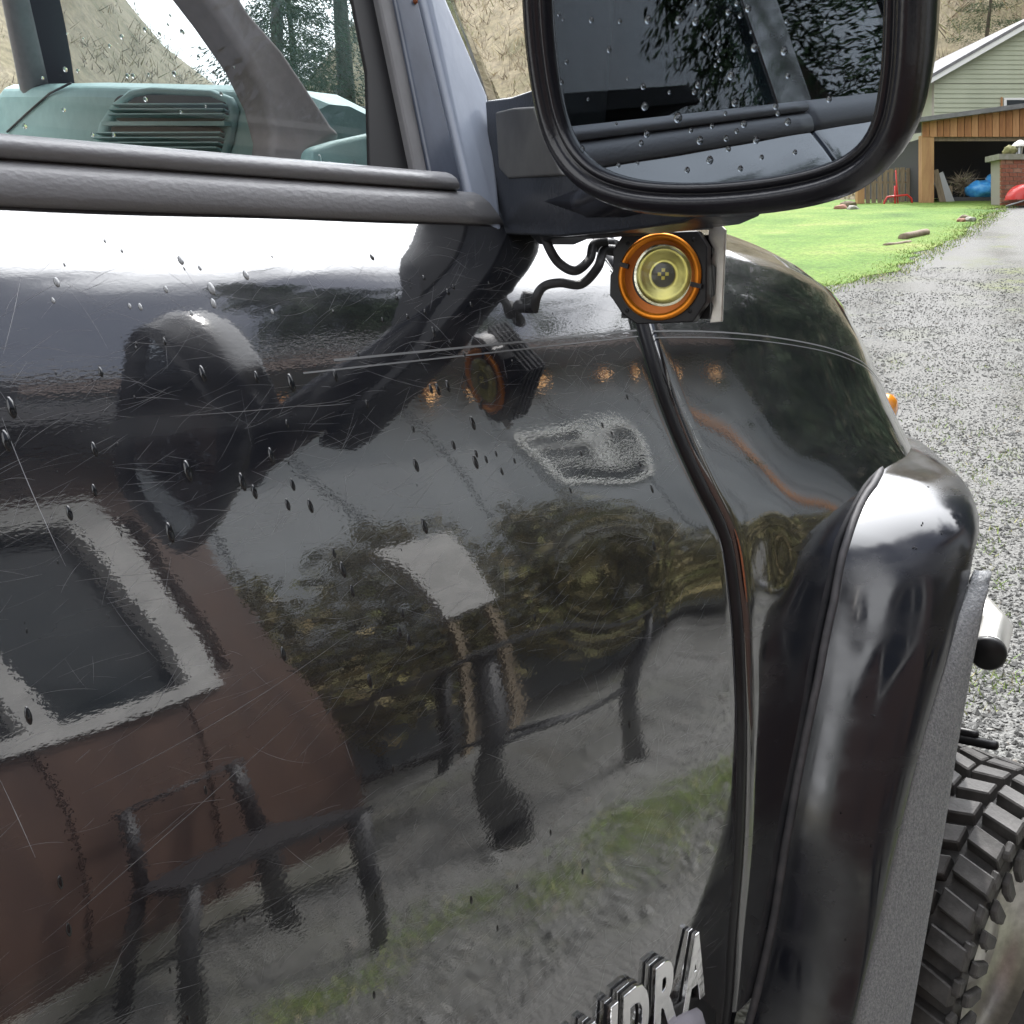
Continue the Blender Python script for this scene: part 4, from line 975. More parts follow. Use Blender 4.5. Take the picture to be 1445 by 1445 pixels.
# hills ring the yard
def crest(az):                                    # degrees from +Y, clockwise
    return interp([(-180, 10), (-110, 40), (-68, 42), (-61, 20), (-55, 12), (-50, 22), (-40, 34), (-20, 44), (0, 40), (25, 36), (50, 40), (80, 26), (120, 12), (180, 10)], az)
v, f = [], []; NAz, NRr = 180, 40
for i in range(NRr + 1):
    q = i / NRr
    for k in range(NAz + 1):
        az = -180 + 360 * k / NAz; r_ = lerp(interp([(-180, 60), (-60, 45), (5, 44), (28, 20), (85, 20), (130, 50), (180, 60)], az), 130, q); a = math.radians(az); x, y = CAM.x + r_ * math.sin(a), CAM.y + r_ * math.cos(a)
        gz = min(terrain(x, y), GZ + .1194 * 33.8)
        hh = crest(az) * (1 - math.cos(PI * min(1, q * 1.25))) / 2 * 1.0
        if q > .8: hh *= 1 - (q - .8) * .5
        v.append((x, y, gz - 1.2 + hh + 1.6 * noise.noise((x * .05, y * .05, 2)) * min(1, q * 3) + .5 * noise.noise((x * .25, y * .25, 7))))
for i in range(NRr):
    for k in range(NAz): a = i * (NAz + 1) + k; f.append((a, a + 1, a + NAz + 2, a + NAz + 1))
hill = tag(fix_normals(obj('hill', v, f, M['hill'], None, True)), kind='structure')
HV = v
def hill_pt(az, q):
    k = (az + 180) / 360 * NAz; i = q * NRr; i0, k0 = min(int(i), NRr - 1), min(int(k), NAz - 1); u, w_ = i - i0, k - k0
    P_ = lambda a, b: Vector(HV[a * (NAz + 1) + b])
    return P_(i0, k0).lerp(P_(i0, k0 + 1), w_).lerp(P_(i0 + 1, k0).lerp(P_(i0 + 1, k0 + 1), w_), u)
# leafless scrub over the hillside
v, f = [], []
def twig(p, d, L_, wd):
    s = d.cross(Vector((rg.gauss(0, 1), rg.gauss(0, 1), rg.gauss(0, 1)))).normalized() * wd; k = len(v)
    v.extend([p - s, p + s, p + d * L_]); f.append((k, k + 1, k + 2))
for i in range(6800):
    az = (rg.uniform(-56, 4), rg.uniform(-56, 4), rg.uniform(-105, -56), rg.uniform(-56, 4), rg.uniform(0, 75))[i % 5]; q = rg.uniform(.02, .62) if rg.random() < .75 else rg.uniform(.3, .85); c = hill_pt(az, q); hh = rg.uniform(.6, 1.8)
    for _ in range(14):
        d = Vector((rg.gauss(0, .55), rg.gauss(0, .55), rg.uniform(.3, 1))).normalized(); twig(c + Vector((rg.gauss(0, .5), rg.gauss(0, .5), rg.uniform(-.1, .3))), d, hh * rg.uniform(.4, 1), .012 + .03 * rg.random())
tag(obj('scrub', v, f, M['twig']), 'tan leafless scrub covering the hillside behind the truck', 'scrub', kind='stuff')
v, f = [], []
for i in range(420):
    az = rg.uniform(-34, 2) if i % 3 else rg.uniform(5, 75); q = rg.uniform(.22, .9); c = hill_pt(az, q); hh = rg.uniform(5, 10)
    twig(c, Vector((rg.gauss(0, .06), rg.gauss(0, .06), 1)), hh, .10)
    for _ in range(36):
        h0 = rg.uniform(.25, .95) * hh; twig(c + Vector((0, 0, h0)), Vector((rg.gauss(0, .6), rg.gauss(0, .6), rg.uniform(.3, 1))).normalized(), (hh - h0 * .7) * rg.uniform(.25, .5), .03)
tag(obj('bare_wood', v, f, M['twig']), 'grey brown leafless wood high on the hillside behind the house', 'wood', kind='stuff')

# ---- conifers
def conifer(name, p, h, spread, n_, seed, label, droop=.35, gap=.25, ns=1.2):
    r = random.Random(seed); t = thing(name, label, 'tree', p, None)
    MB().tube([p + Vector((0, 0, h * q)) + Vector((r.gauss(0, .05), r.gauss(0, .05), 0)) for q in (-.02, .3, .6, .85, 1)], [h * .022, h * .017, h * .011, h * .005, .01], 8).build('trunk', M['bark'], t, True)
    v_, f_ = [], []
    nb = int(h * 13); n_ = int(n_ * 7)
    for i in range(nb):
        q = .10 + .88 * i / nb; L_ = spread * (1 - q) ** .75 * r.uniform(.55, 1.15) + .15; a = i * 2.4 + r.gauss(0, .3); o_ = p + Vector((0, 0, h * q)); d = Vector((math.cos(a), math.sin(a), r.uniform(-.1, .25)))
        if r.random() < gap * .5: continue
        for j in range(n_):
            u = r.random() ** .7; c = o_ + d * (L_ * u) + Vector((0, 0, -droop * L_ * u * u)); sw = (1 - .5 * u) * L_ * .22
            c += Vector((r.gauss(0, sw), r.gauss(0, sw), r.gauss(0, sw * .35)))
            e = (Vector((math.cos(a), math.sin(a), -.35 - droop * u)) + Vector((r.gauss(0, .5), r.gauss(0, .5), r.gauss(0, .3)))).normalized(); w_ = e.cross(Vector((r.gauss(0, 1), r.gauss(0, 1), r.gauss(0, 1)))).normalized() * r.uniform(.006, .011) * (1 + h * .02) * ns; ll = r.uniform(.06, .16) * ns ** .7
            k = len(v_); v_ += [c - e * ll * .5, c + w_, c + e * ll * .5, c - w_]; f_.append((k, k + 1, k + 2, k + 3))
    obj('crown', v_, f_, M['needle'], t)
    return t
def bgp(px, py, h):                               # point on the upright plane h metres ahead of the lens
    r = ray(px, py); return CAM + r * (h / r.dot(DH))
def ground_at(px, h):
    p = bgp(px, 400, h); return Vector((p.x, p.y, terrain(p.x, p.y)))
for i, (px, h, H, sp, n_, lb) in enumerate([(408, 21, 9.0, 2.3, 34, 'dark drooping conifer seen through the door glass beside the pillar trim'), (425, 30, 8.2, 2.2, 26, 'smaller dark conifer with sky behind it, seen through the door glass'), (490, 22, 10.5, 2.7, 36, 'tall dense dark conifer against the window corner of the truck'),
        ]):
    conifer('conifer_tree', ground_at(px, h) - Vector((0, 0, .2)), H, sp, n_, 20 + i, lb)
c = hill_pt(-21.6 + 3.4, .16)
q = bgp(1386, 100, 52); conifer('young_fir', Vector((q.x, q.y, q.z - 1.2)), 6.6, 2.6, 22, 40, 'young green fir standing alone on the hillside above the green gable', .1, .5)

# ================================================================== BACKGROUND BUILDINGS
def fb(px0, py0, px1, py1, h, depth, mb=None, m=0, h2=None):
    """upright box whose front covers a surveyed rectangle h metres ahead, running back by depth"""
    a, b, c, d = bgp(px0, py0, h), bgp(px1, py0, h), bgp(px1, py1, h), bgp(px0, py1, h)
    mb = mb or MB(); w_ = DH * depth
    mb.add([d, c, b, a, d + w_, c + w_, b + w_, a + w_], [(0, 1, 2, 3), (5, 4, 7, 6), (4, 0, 3, 7), (1, 5, 6, 2), (3, 2, 6, 7), (4, 5, 1, 0)], m); return mb
def fpoly(name, poly, h, depth, m, parent):
    a = [bgp(x, y, h) for (x, y) in poly]; n = len(a); w_ = DH * depth
    return fix_normals(obj(name, a + [p + w_ for p in a], [tuple(range(n)), tuple(range(2*n-1, n-1, -1))] + [(i, (i+1) % n, (i+1) % n + n, i + n) for i in range(n)], m, parent))
M['siding'] = mat('sage_siding', (.40, .43, .33), .65, noise_=(1.5, (.36, .39, .295), (1, 1, 1)))
M['white_trim'] = mat('white_trim', (.72, .73, .72), .5)
M['roof_grey'] = mat('roof_grey', (.20, .20, .21), .85, noise_=(5, (.14, .14, .15), (1, 1, 1)))
M['cedar'] = mat('cedar_board', (.36, .17, .07), .65, noise_=(3, (.24, .105, .045), (4, 4, .7)))
M['cedar2'] = mat('cedar_board_pale', (.46, .25, .12), .65, noise_=(3, (.36, .18, .08), (4, 4, .7)))
M['fir_post'] = mat('fir_post', (.42, .25, .12), .7, noise_=(3, (.33, .18, .09), (3, 3, .5)))
M['grey_wood'] = mat('weathered_wood', (.24, .19, .13), .8, noise_=(5, (.15, .115, .08), (4, 4, .6)))
M['grey_wood2'] = mat('weathered_wood_dark', (.15, .115, .08), .8, noise_=(5, (.22, .17, .12), (4, 4, .6)))
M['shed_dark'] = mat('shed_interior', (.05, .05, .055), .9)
M['brick'] = mat('brick_red', (.30, .115, .075), .85, noise_=(9, (.20, .075, .05), (1, 1, 1)))
M['brick2'] = mat('brick_brown', (.24, .12, .085), .85, noise_=(9, (.32, .17, .12), (1, 1, 1)))
M['mortar'] = mat('mortar', (.36, .34, .31), .9)
M['concrete'] = mat('concrete_cap', (.30, .29, .26), .85, noise_=(7, (.20, .20, .16), (1, 1, 1)))
M['pane'] = mat('dark_pane', (.02, .026, .03), .06, ior=1.25)
M['bag'] = mat('blue_bag', (.03, .22, .62), .3, noise_=(9, (.10, .40, .75), (1, 1, 1)))
M['red'] = mat('red_enamel', (.48, .035, .03), .35)
M['buff'] = mat('buff_plastic', (.62, .52, .38), .5)
M['white_block'] = mat('white_block', (.74, .72, .68), .7)
M['steel'] = mat('galvanised', (.38, .39, .40), .4, .7)
M['moss'] = mat('moss', (.14, .15, .05), .9, noise_=(20, (.22, .20, .10), (1, 1, 1)))

house = thing('sage_house', 'pale sage green house with a lapped gable and white trim above the carport', 'house', ground_at(1480, 38))
HH = 38
rl_ = [(1318, 113), (1478, 22), (1640, 113)]       # gable line
def gx(y, side): return lerp(1318, 1478, (113 - y) / 91) if side < 0 else lerp(1640, 1478, (113 - y) / 91)
y = 178.0; k = 0
while y > 30:
    y2 = y - 6.6
    if 118 < y < 124: y -= 1.2; y2 = y - 6.6
    xa, xb = (gx(min(y, 113), -1) if y < 113 else 1318), (gx(min(y, 113), 1) if y < 113 else 1640)
    xc, xd = (gx(min(y2, 113), -1) if y2 < 113 else 1318), (gx(min(y2, 113), 1) if y2 < 113 else 1640)
    a, b, c, d = bgp(xa, y, HH - .02), bgp(xb, y, HH - .02), bgp(xd, y2 - .3, HH + .015), bgp(xc, y2 - .3, HH + .015); w_ = DH * .03
    obj('siding_board', [a, b, c, d, a + w_, b + w_], [(0, 1, 2, 3), (0, 4, 5, 1)], M['siding'], house)
    y = y2
fpoly('wall', [(1318, 320), (1640, 320), (1640, 113), (1478, 22), (1318, 113)], HH + .04, .2, M['mortar'], house)
fb(1318, 178, 1640, 330, HH - .02, .05).build('lower_wall', M['siding'], house)
fpoly('bargeboard', [(1300, 117), (1478, 16), (1478, 23), (1300, 125)], HH - .35, .08, M['white_trim'], house)
fpoly('bargeboard', [(1478, 16), (1656, 117), (1656, 125), (1478, 23)], HH - .35, .08, M['white_trim'], house)
fpoly('roof', [(1298, 114), (1478, 11), (1658, 114), (1656, 117), (1478, 15), (1300, 118)], HH - .38, 9, M['roof_grey'], house)
fb(1318, 113, 1330, 330, HH + .24, 8).build('side_wall', M['siding'], house)
wd_ = fb(1417, 138, 1500, 153, HH - .06, .05).build('window', M['white_trim'], house)
fb(1421, 141, 1496, 153, HH - .075, .01).build('pane', M['pane'], wd_)
fb(1413, 137, 1415, 152, HH - .08, .06).build('downpipe_bracket', M['cedar2'], house)

car_ = thing('carport', 'open carport with cedar board fascia and a dark interior beside the lawn', 'carport', ground_at(1380, 30))
CH = 30
def roofy(x): return lerp(170, 150, (x - 1297) / 148)
x = 1302.0; k = 0
rc_ = random.Random(2)
while x < 1600:
    w_ = rc_.uniform(9, 10.5)
    fpoly('fascia_board', [(x, 193 - (x - 1318) * .002), (x + w_ - .9, 193), (x + w_ - .9, roofy(x + w_) + 1), (x, roofy(x) + 1)], CH - .02 - .012 * (k % 2), .03, [M['cedar'], M['cedar2'], M['cedar']][k % 3], car_)
    x += w_; k += 1
fpoly('fascia_backing', [(1302, 192), (1600, 192), (1600, roofy(1600) + 3), (1302, roofy(1302) + 3)], CH + .02, .10, M['grey_wood2'], car_)
fpoly('roof_edge', [(1293, 168), (1610, 125.5), (1610, 130), (1293, 172.5)], CH - .30, .30, M['roof_grey'], car_)
fpoly('roof', [(1293, 166), (1610, 123.5), (1610, 125.5), (1293, 168)], CH - .30, 5.5, M['roof_grey'], car_)
fb(1301, 191, 1318, 308, CH, .25).build('post', M['fir_post'], car_)
fb(1590, 185, 1606, 306, CH, .25).build('post', M['fir_post'], car_)
fb(1318, 193, 1600, 199, CH + .06, .12).build('header', M['grey_wood2'], car_)
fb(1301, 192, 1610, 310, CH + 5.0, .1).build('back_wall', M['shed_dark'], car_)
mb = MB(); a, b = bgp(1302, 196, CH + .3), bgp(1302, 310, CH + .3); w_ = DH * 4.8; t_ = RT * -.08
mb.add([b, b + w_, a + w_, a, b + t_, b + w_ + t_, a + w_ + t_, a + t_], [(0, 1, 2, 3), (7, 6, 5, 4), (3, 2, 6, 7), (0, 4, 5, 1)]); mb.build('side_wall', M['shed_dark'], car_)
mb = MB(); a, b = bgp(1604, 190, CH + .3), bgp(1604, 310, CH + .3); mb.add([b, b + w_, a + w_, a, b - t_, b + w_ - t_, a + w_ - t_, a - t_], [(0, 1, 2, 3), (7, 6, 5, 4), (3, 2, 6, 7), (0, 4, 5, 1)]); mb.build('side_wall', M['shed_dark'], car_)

# trailer with its load, in the carport's mouth
tr = thing('utility_trailer', 'dark utility trailer parked in the carport under blue bags', 'trailer', ground_at(1380, 30.6))
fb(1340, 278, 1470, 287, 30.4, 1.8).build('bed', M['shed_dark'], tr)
fb(1339, 262, 1344, 280, 30.5, .05).build('side_board', M['grey_wood'], tr)
for x in (1358, 1440):
    c = bgp(x, 296, 30.7); MB().tube([c - RT * .06, c + RT * .06], .20, 18).build('wheel', M['black'], tr, True)
fb(1372, 287, 1376, 303, 30.5, .08).build('prop_leg', M['steel'], tr)
vv, ff = ico(3)
def blob(px, py, h, rx, ry, seed, name, m, label, cat, amp=.22):
    c = bgp(px, py, h); P_ = [c + Vector(((p.x * rx) * RT.x + p.y * rx * .8 * DH.x, p.x * rx * RT.y + p.y * rx * .8 * DH.y, p.z * ry)) * (1 + amp * noise.noise((p.x * 2.3 + seed, p.y * 2.3, p.z * 2.3)) + amp * .6 * noise.noise((p.x * 6 + seed, p.y * 6, p.z * 6))) if False else c + (RT * (p.x * rx) + DH * (p.y * rx * .8) + Vector((0, 0, p.z * ry))) * (1 + amp * noise.noise((p.x * 2.3 + seed, p.y * 2.3, p.z * 2.3)) + amp * .6 * noise.noise((p.x * 6 + seed, p.y * 6, p.z * 6))) for p in vv]
    return tag(obj(name, P_, ff, m, None, True), label, cat)
blob(1384, 268, 30.6, .42, .26, 1, 'plastic_bag', M['bag'], 'large bright blue plastic bag slumped on the trailer', 'bag')
blob(1404, 260, 30.75, .30, .30, 5, 'plastic_bag', M['bag'], 'smaller blue bag behind the large one, against the brick pillar', 'bag')
v, f = [], []
for i in range(420):
    c = bgp(1359 + rg.gauss(0, 6), 262 + rg.gauss(0, 5), 30.9); twig(c, Vector((rg.gauss(0, 1), rg.gauss(0, 1), rg.gauss(.2, .7))).normalized(), rg.uniform(.2, .55), .012)
tag(obj('brush_pile', v, f, M['twig']), 'tangled bundle of bare branches left of the blue bags', 'branches', kind='stuff')
for (x0, y0, x1, y1, wd, lb) in ((1319, 240, 1335, 305, .09, 'pale plank leaning inside the carport post'), (1322, 246, 1345, 304, .17, 'wide grey plank leaning behind the pale plank')):
    a, b = bgp(x0, y0, 30.45), bgp(x1, y1, 30.3)
    mb = MB(); d = (b - a); mb.obox((a + b) / 2, d / 2, d.cross(DH).normalized() * wd, DH * .025); tag(mb.build('plank', M['grey_wood'] if wd < .1 else M['steel']), lb, 'plank')
# brick pillar, every brick its own
pil = thing('brick_pillar', 'red brick pillar with a concrete cap at the carport mouth', 'pillar', ground_at(1430, 28))
PH = 28
fb(1414.5, 225, 1452, 305, PH + .02, .66).build('mortar_core', M['mortar'], pil)
rows = 13
for r_ in range(rows):
    y1_, y0_ = 303 - r_ * 6.0, 303 - (r_ + 1) * 6.0 + .9
    x = 1413.2 - (0 if r_ % 2 else 5.5)
    while x < 1452:
        xa, xb = max(x, 1413.2), min(x + 10.6, 1453)
        if xb - xa > 2: fb(xa, y0_, xb, y1_, PH - .01 * rc_.random(), .10).build('brick', M['brick'] if rc_.random() < .7 else M['brick2'], pil)
        x += 11.5
fb(1410, 217, 1457, 225, PH - .08, .82).build('cap', M['concrete'], pil)
blob(1425, 213, PH + .2, .17, .13, 9, 'planter', M['moss'], 'mossy clump sitting on the brick pillar cap', 'planter', .3)
lan = thing('pillar_lantern', 'small lantern with a pale domed top on the brick pillar', 'lantern', bgp(1438, 218, PH + .3))
c = bgp(1439, 206, PH + .3)
MB().loft([[c + (RT * math.cos(2*PI*k/16) + DH * math.sin(2*PI*k/16)) * r_ + Vector((0, 0, z_)) for k in range(16)] for (r_, z_) in ((.20, -.02), (.19, .02), (.13, .09), (.05, .14), (.004, .15))], True).build('dome', M['white_block'], lan, True)
MB().loft([[c + (RT * math.cos(2*PI*k/12) + DH * math.sin(2*PI*k/12)) * r_ + Vector((0, 0, z_)) for k in range(12)] for (r_, z_) in ((.09, -.02), (.08, -.2), (.10, -.24))], True).build('stem', M['steel'], lan, True)
# red barrow tub
brw = thing('wheelbarrow', 'red wheelbarrow tipped up against the brick pillar', 'wheelbarrow', ground_at(1445, 27.4))
c = bgp(1447, 282, 27.4)
MB().loft([[c + RT * (math.cos(a) * r_ * .42) + Vector((0, 0, math.sin(a) * r_ * .40)) + DH * d_ for a in [PI * k / 14 for k in range(15)]] for (r_, d_) in ((1.0, .25), (.98, 0), (.8, -.16), (.4, -.22), (.02, -.23))], False).build('tub', M['red'], brw, True)
MB().tube([c + RT * -.48 + Vector((0, 0, -.16)), c + RT * .0 + Vector((0, 0, .02)) - DH * .24, c + RT * .5 + Vector((0, 0, .06))], .022, 8).build('handle', M['steel'], brw, True)
MB().tube([c + RT * -.45 + Vector((0, 0, -.2)), c + RT * .5 + Vector((0, 0, -.16))], .03, 8).build('frame', M['black'], brw, True)
# fence
fen = thing('picket_fence', 'weathered wooden picket fence between the lawn and the carport', 'fence', ground_at(1255, 31))
x = 1222.0; k = 0
while x < 1300:
    fb(x, 240 + rc_.uniform(-2, 2) - (x - 1222) * .05, x + 5.8, 296, 31 + .04 * (k % 2), .03).build('picket', M['grey_wood'] if rc_.random() < .6 else M['grey_wood2'], fen); x += rc_.uniform(7.6, 9); k += 1
fb(1210, 246, 1220, 299, 30.9, .2).build('post', M['fir_post'], fen)
fb(1210, 240, 1300, 243, 31.1, .06).build('rail', M['grey_wood'], fen)
fb(1218, 256, 1300, 258.5, 31.09, .05).build('rail', M['grey_wood2'], fen); fb(1218, 286, 1300, 288.5, 31.09, .05).build('rail', M['grey_wood2'], fen)
# hand truck, bucket, pots, logs, blocks
ht = thing('hand_truck', 'red hand truck resting against the picket fence', 'hand truck', ground_at(1262, 30.2))
def bt(pts, r, name, m, par, h): return MB().tube([bgp(x_, y_, h) for (x_, y_) in pts], r, 8).build(name, m, par, True)
bt([(1246, 300), (1248, 285), (1252, 278), (1280, 275), (1286, 280), (1288, 292)], .03, 'frame', M['red'], ht, 30.2)
bt([(1263, 300), (1263, 262)], .03, 'upright', M['red'], ht, 30.25); bt([(1268, 300), (1264, 240)], .02, 'upright', M['red'], ht, 30.28)
for (x_, y_) in ((1245, 301), (1291, 297)):
    c = bgp(x_, y_, 30.15); MB().tube([c - RT * .04, c + RT * .04], .12, 16).build('wheel', M['black'], ht, True)
def pot(px, py0, py1, wpx, h, m, name, label, cat):
    a, b = bgp(px, py1, h), bgp(px, py0, h); r_ = wpx / FPX * h / 2
    mb = MB().loft([[lerp(a, b, q) + (RT * math.cos(2*PI*k/18) + DH * math.sin(2*PI*k/18)) * r_ * s for k in range(18)] for (q, s) in ((0, .01), (0, .85), (.5, .93), (.95, 1.0), (.96, 1.06), (1, 1.06), (1, .9), (.9, .85), (.88, .01))], True)
    return tag(mb.build(name, m, None, True), label, cat)
pot(1278, 297, 308, 20, 29.6, M['buff'], 'bucket', 'buff plastic bucket on the grass by the hand truck', 'bucket')
pot(1299, 296, 306, 14, 29.8, M['concrete'], 'flower_pot', 'grey pot standing against the carport post', 'pot')
pot(1304, 214, 228, 16, 31.6, M['concrete'], 'stone_urn', 'grey stone urn on a stand behind the fence', 'urn')
def log(a, b, r_, m, label):
    p, q = on_ground(*a) + Vector((0, 0, r_ * .8)), on_ground(*b) + Vector((0, 0, r_ * .8)); d = q - p
    return tag(MB().tube([p + d * t_ + Vector((noise.noise((t_ * 3, p.x, 0)) * r_ * .3, 0, noise.noise((t_ * 3, p.y, 5)) * r_ * .3)) for t_ in (0, .2, .4, .6, .8, 1)], [r_, r_ * 1.02, r_ * .96, r_, r_ * .93, r_ * .9], 12).build('log', m, None, True), label, 'log')
log((1272, 341), (1307, 333), .085, M['grey_wood2'], 'dark log lying at the lawn edge by the drive'); log((1248, 351), (1284, 345), .05, M['grey_wood'], 'thin pale log lying in the grass before the dark log')
for i, (x0, y0, x1, y1, h, lb) in enumerate(((1380, 290, 1397, 299, 28.6, 'upright white block on the drive beside the trailer'), (1370, 297, 1384, 304, 28.3, 'low white block beside the upright one'), (1384, 299, 1396, 304, 28.2, 'small white block at the edge of the drive'))):
    o = fb(x0, y0, x1, y1, h, .3).build('block', M['white_block']); tag(o, lb, 'block'); md = o.modifiers.new('bevel', 'BEVEL'); md.width = .03; md.segments = 2
rk = random.Random(8)
for i, (px, py, s) in enumerate(((1186, 292, .13), (1196, 289, .16), (1203, 293, .12), (1192, 286, .11), (1361, 306, .10), (1369, 308, .09), (1356, 309, .08))):
    g_ = on_ground(px, py + 6); c = Vector((g_.x, g_.y, g_.z + s * .6))
    o = obj('rubble', [c + (RT * p.x * 1.4 + DH * p.y + Vector((0, 0, p.z * .8))) * s * (1 + .35 * noise.noise((p.x * 2 + i, p.y * 2, p.z * 2))) for p in ico(2)[0]], ico(2)[1], [M['brick2'], M['grey_wood2'], M['concrete']][i % 3])
    tag(o, 'rough lumps of broken brick and wood left of the fence post' if i < 4 else 'small broken bricks on the grass before the trailer', 'rubble', 'rubble heap by the fence' if i < 4 else 'broken bricks by the trailer')

# ================================================================== THE YARD BEHIND THE CAMERA (seen in the paint)
M['brown_wall'] = mat('brown_cladding', (.098, .054, .038), .7, noise_=(2.5, (.062, .034, .026), (1, 4, .4)))
M['brown_dark'] = mat('brown_cladding_dark', (.075, .040, .028), .7, noise_=(2.5, (.05, .028, .022), (1, 4, .4)))
M['soffit_old'] = mat('soffit_white', (.66, .69, .72), .7, noise_=(2, (.58, .61, .64), (1, 1, 1)))
bh = thing('brown_house', 'brown boarded house with a white framed window mirrored in the truck door', 'house', (3.5, 0, GZ))
WX, WEDGE = 2.25, 2.02
def bbox(lo, hi, name, m, par): return MB().box(lo, hi).build(name, m, par)
WY0, WY1, WZ0, WZ1 = -.55, 1.70, 1.78, 3.0
y = -6.0; k = 0
while y < WEDGE - .01:                             # upright boards, parted round the window
    y1 = min(y + .26, WEDGE); m_ = M['brown_wall'] if rc_.random() < .75 else M['brown_dark']; xx = WX - .012 * (k % 2)
    if y1 < WY0 or y > WY1: bbox((xx, y, -.1), (WX + .06, y1 - .006, 3.4), 'wall_board', m_, bh)
    else:
        bbox((xx, y, -.1), (WX + .06, y1 - .006, WZ0), 'wall_board', m_, bh); bbox((xx, y, WZ1), (WX + .06, y1 - .006, 3.4), 'wall_board', m_, bh)
    y += .26; k += 1
bbox((WX + .07, -6, -.16), (6.5, WY0, 3.4), 'wall', M['brown_dark'], bh); bbox((WX + .07, WY1, -.16), (6.5, WEDGE, 3.4), 'wall', M['brown_dark'], bh)
bbox((WX - .03, -6, -.2), (WX + .09, WEDGE + .02, -.08), 'plinth', M['concrete'], bh)
wf = MB()
for (a, b) in (((WX - .05, WY0, WZ0 - .13), (WX + .08, WY1, WZ0)), ((WX - .05, WY0, WZ1), (WX + .08, WY1, WZ1 + .13)), ((WX - .05, WY1 - .13, WZ0), (WX + .08, WY1, WZ1)), ((WX - .05, WY0, WZ0), (WX + .08, WY0 + .13, WZ1)), ((WX - .03, 1.04, WZ0), (WX + .06, 1.12, WZ1))): wf.box(a, b)
M['old_white'] = mat('weathered_white', (.30, .295, .29), .6, noise_=(9, (.44, .43, .42), (1, 1, 1)))
wf = wf.build('window', M['old_white'], bh)
bbox((WX + .05, WY0 + .1, WZ0), (WX + .06, WY1 - .1, WZ1), 'pane', M['pane'], wf)
mb = MB(); mb.add([(2.05, -6.2, 3.40), (2.05, WEDGE + .2, 3.40), (6.5, WEDGE + .2, 5.0), (6.5, -6.2, 5.0), (2.05, -6.2, 3.52), (2.05, WEDGE + .2, 3.52), (6.5, WEDGE + .2, 5.12), (6.5, -6.2, 5.12)], [(0, 1, 2, 3), (7, 6, 5, 4), (0, 4, 5, 1), (1, 5, 6, 2), (2, 6, 7, 3), (3, 7, 4, 0)]); mb.build('roof', M['roof_grey'], bh)
bbox((2.01, -6.2, 3.37), (2.05, WEDGE + .2, 3.53), 'fascia', M['shed_dark'], bh)
# grey barn across the yard, copper lamps under its eave
M['barn'] = mat('grey_barn_panel', (.15, .165, .18), .55, noise_=(1.3, (.19, .205, .22), (1, 1, .5)))
M['barn2'] = mat('grey_barn_panel_worn', (.12, .135, .15), .55, noise_=(1.3, (.16, .175, .19), (1, 1, .5)))
barn = thing('grey_barn', 'long grey panelled barn with copper lamps under its eave, mirrored in the truck door', 'barn', (8, 9, GZ))
BX, BZ = 5.0, 6.25
y = 3.4; k = 0
while y < 14.0:
    bbox((BX - .02 * (k % 2), y, -.5), (BX + .08, y + .585, BZ), 'wall_panel', M['barn'] if rc_.random() < .65 else M['barn2'], barn); y += .6; k += 1
bbox((BX + .1, 3.4, -.5), (12, 14.0, BZ), 'wall', M['barn2'], barn)
bbox((BX - .06, 11.6, -.4), (BX - .025, 11.85, BZ - .02), 'corner_board', M['cedar'], barn)
bbox((BX - .5, 3.2, BZ + .02), (BX + .1, 14.3, BZ + .06), 'eave', M['barn'], barn); bbox((BX - .56, 3.2, BZ), (BX - .51, 14.3, BZ + .2), 'fascia', M['brown_wall'], barn)
mb = MB(); mb.add([(BX - .6, 3.1, BZ + .22), (BX - .6, 14.4, BZ + .22), (12.5, 14.4, BZ + 1.6), (12.5, 3.1, BZ + 1.6), (BX - .6, 3.1, BZ + .30), (BX - .6, 14.4, BZ + .30), (12.5, 14.4, BZ + 1.7), (12.5, 3.1, BZ + 1.7)], [(0, 1, 2, 3), (7, 6, 5, 4), (0, 4, 5, 1), (1, 5, 6, 2), (2, 6, 7, 3), (3, 7, 4, 0)]); mb.build('roof', M['roof_grey'], barn)
wb = MB()
for (a, b) in (((BX - .07, 7.7, 4.1), (BX - .03, 8.9, 4.18)), ((BX - .07, 7.7, 5.02), (BX - .03, 8.9, 5.1)), ((BX - .07, 7.7, 4.18), (BX - .03, 7.78, 5.02)), ((BX - .07, 8.82, 4.18), (BX - .03, 8.9, 5.02)), ((BX - .065, 7.78, 4.46), (BX - .035, 8.82, 4.50)), ((BX - .065, 7.78, 4.74), (BX - .035, 8.82, 4.78))): wb.box(a, b)
wb = wb.build('window', M['white_trim'], barn); bbox((BX - .03, 7.75, 4.15), (BX - .022, 8.85, 5.05), 'pane', M['pane'], wb)
M['copper'] = mat('copper_lamp', (.70, .33, .14), .3, .8)
M['glow'] = bpy.data.materials.new('lamp_glow'); M['glow'].use_nodes = True
b_ = M['glow'].node_tree.nodes['Principled BSDF']; b_.inputs['Emission Color'].default_value = (1, .55, .22, 1); b_.inputs['Emission Strength'].default_value = 2.2
for yy in (4.6, 5.3, 6.0, 6.7, 7.4, 8.1, 8.9, 9.7, 10.5, 11.2, 12.3, 13.2):
    c = Vector((BX - .12, yy, BZ - .30)); l_ = MB().loft([[c + Vector((math.cos(2*PI*k/14) * r_, math.sin(2*PI*k/14) * r_, z_)) for k in range(14)] for (r_, z_) in ((.085, 0), (.085, -.10), (.07, -.11))], True).build('lamp', M['copper'], barn, True)
    MB().loft([[c + Vector((math.cos(2*PI*k/14) * r_, math.sin(2*PI*k/14) * r_, -.10)) for k in range(14)] for r_ in (.068, .001)], True).build('bulb', M['glow'], l_)
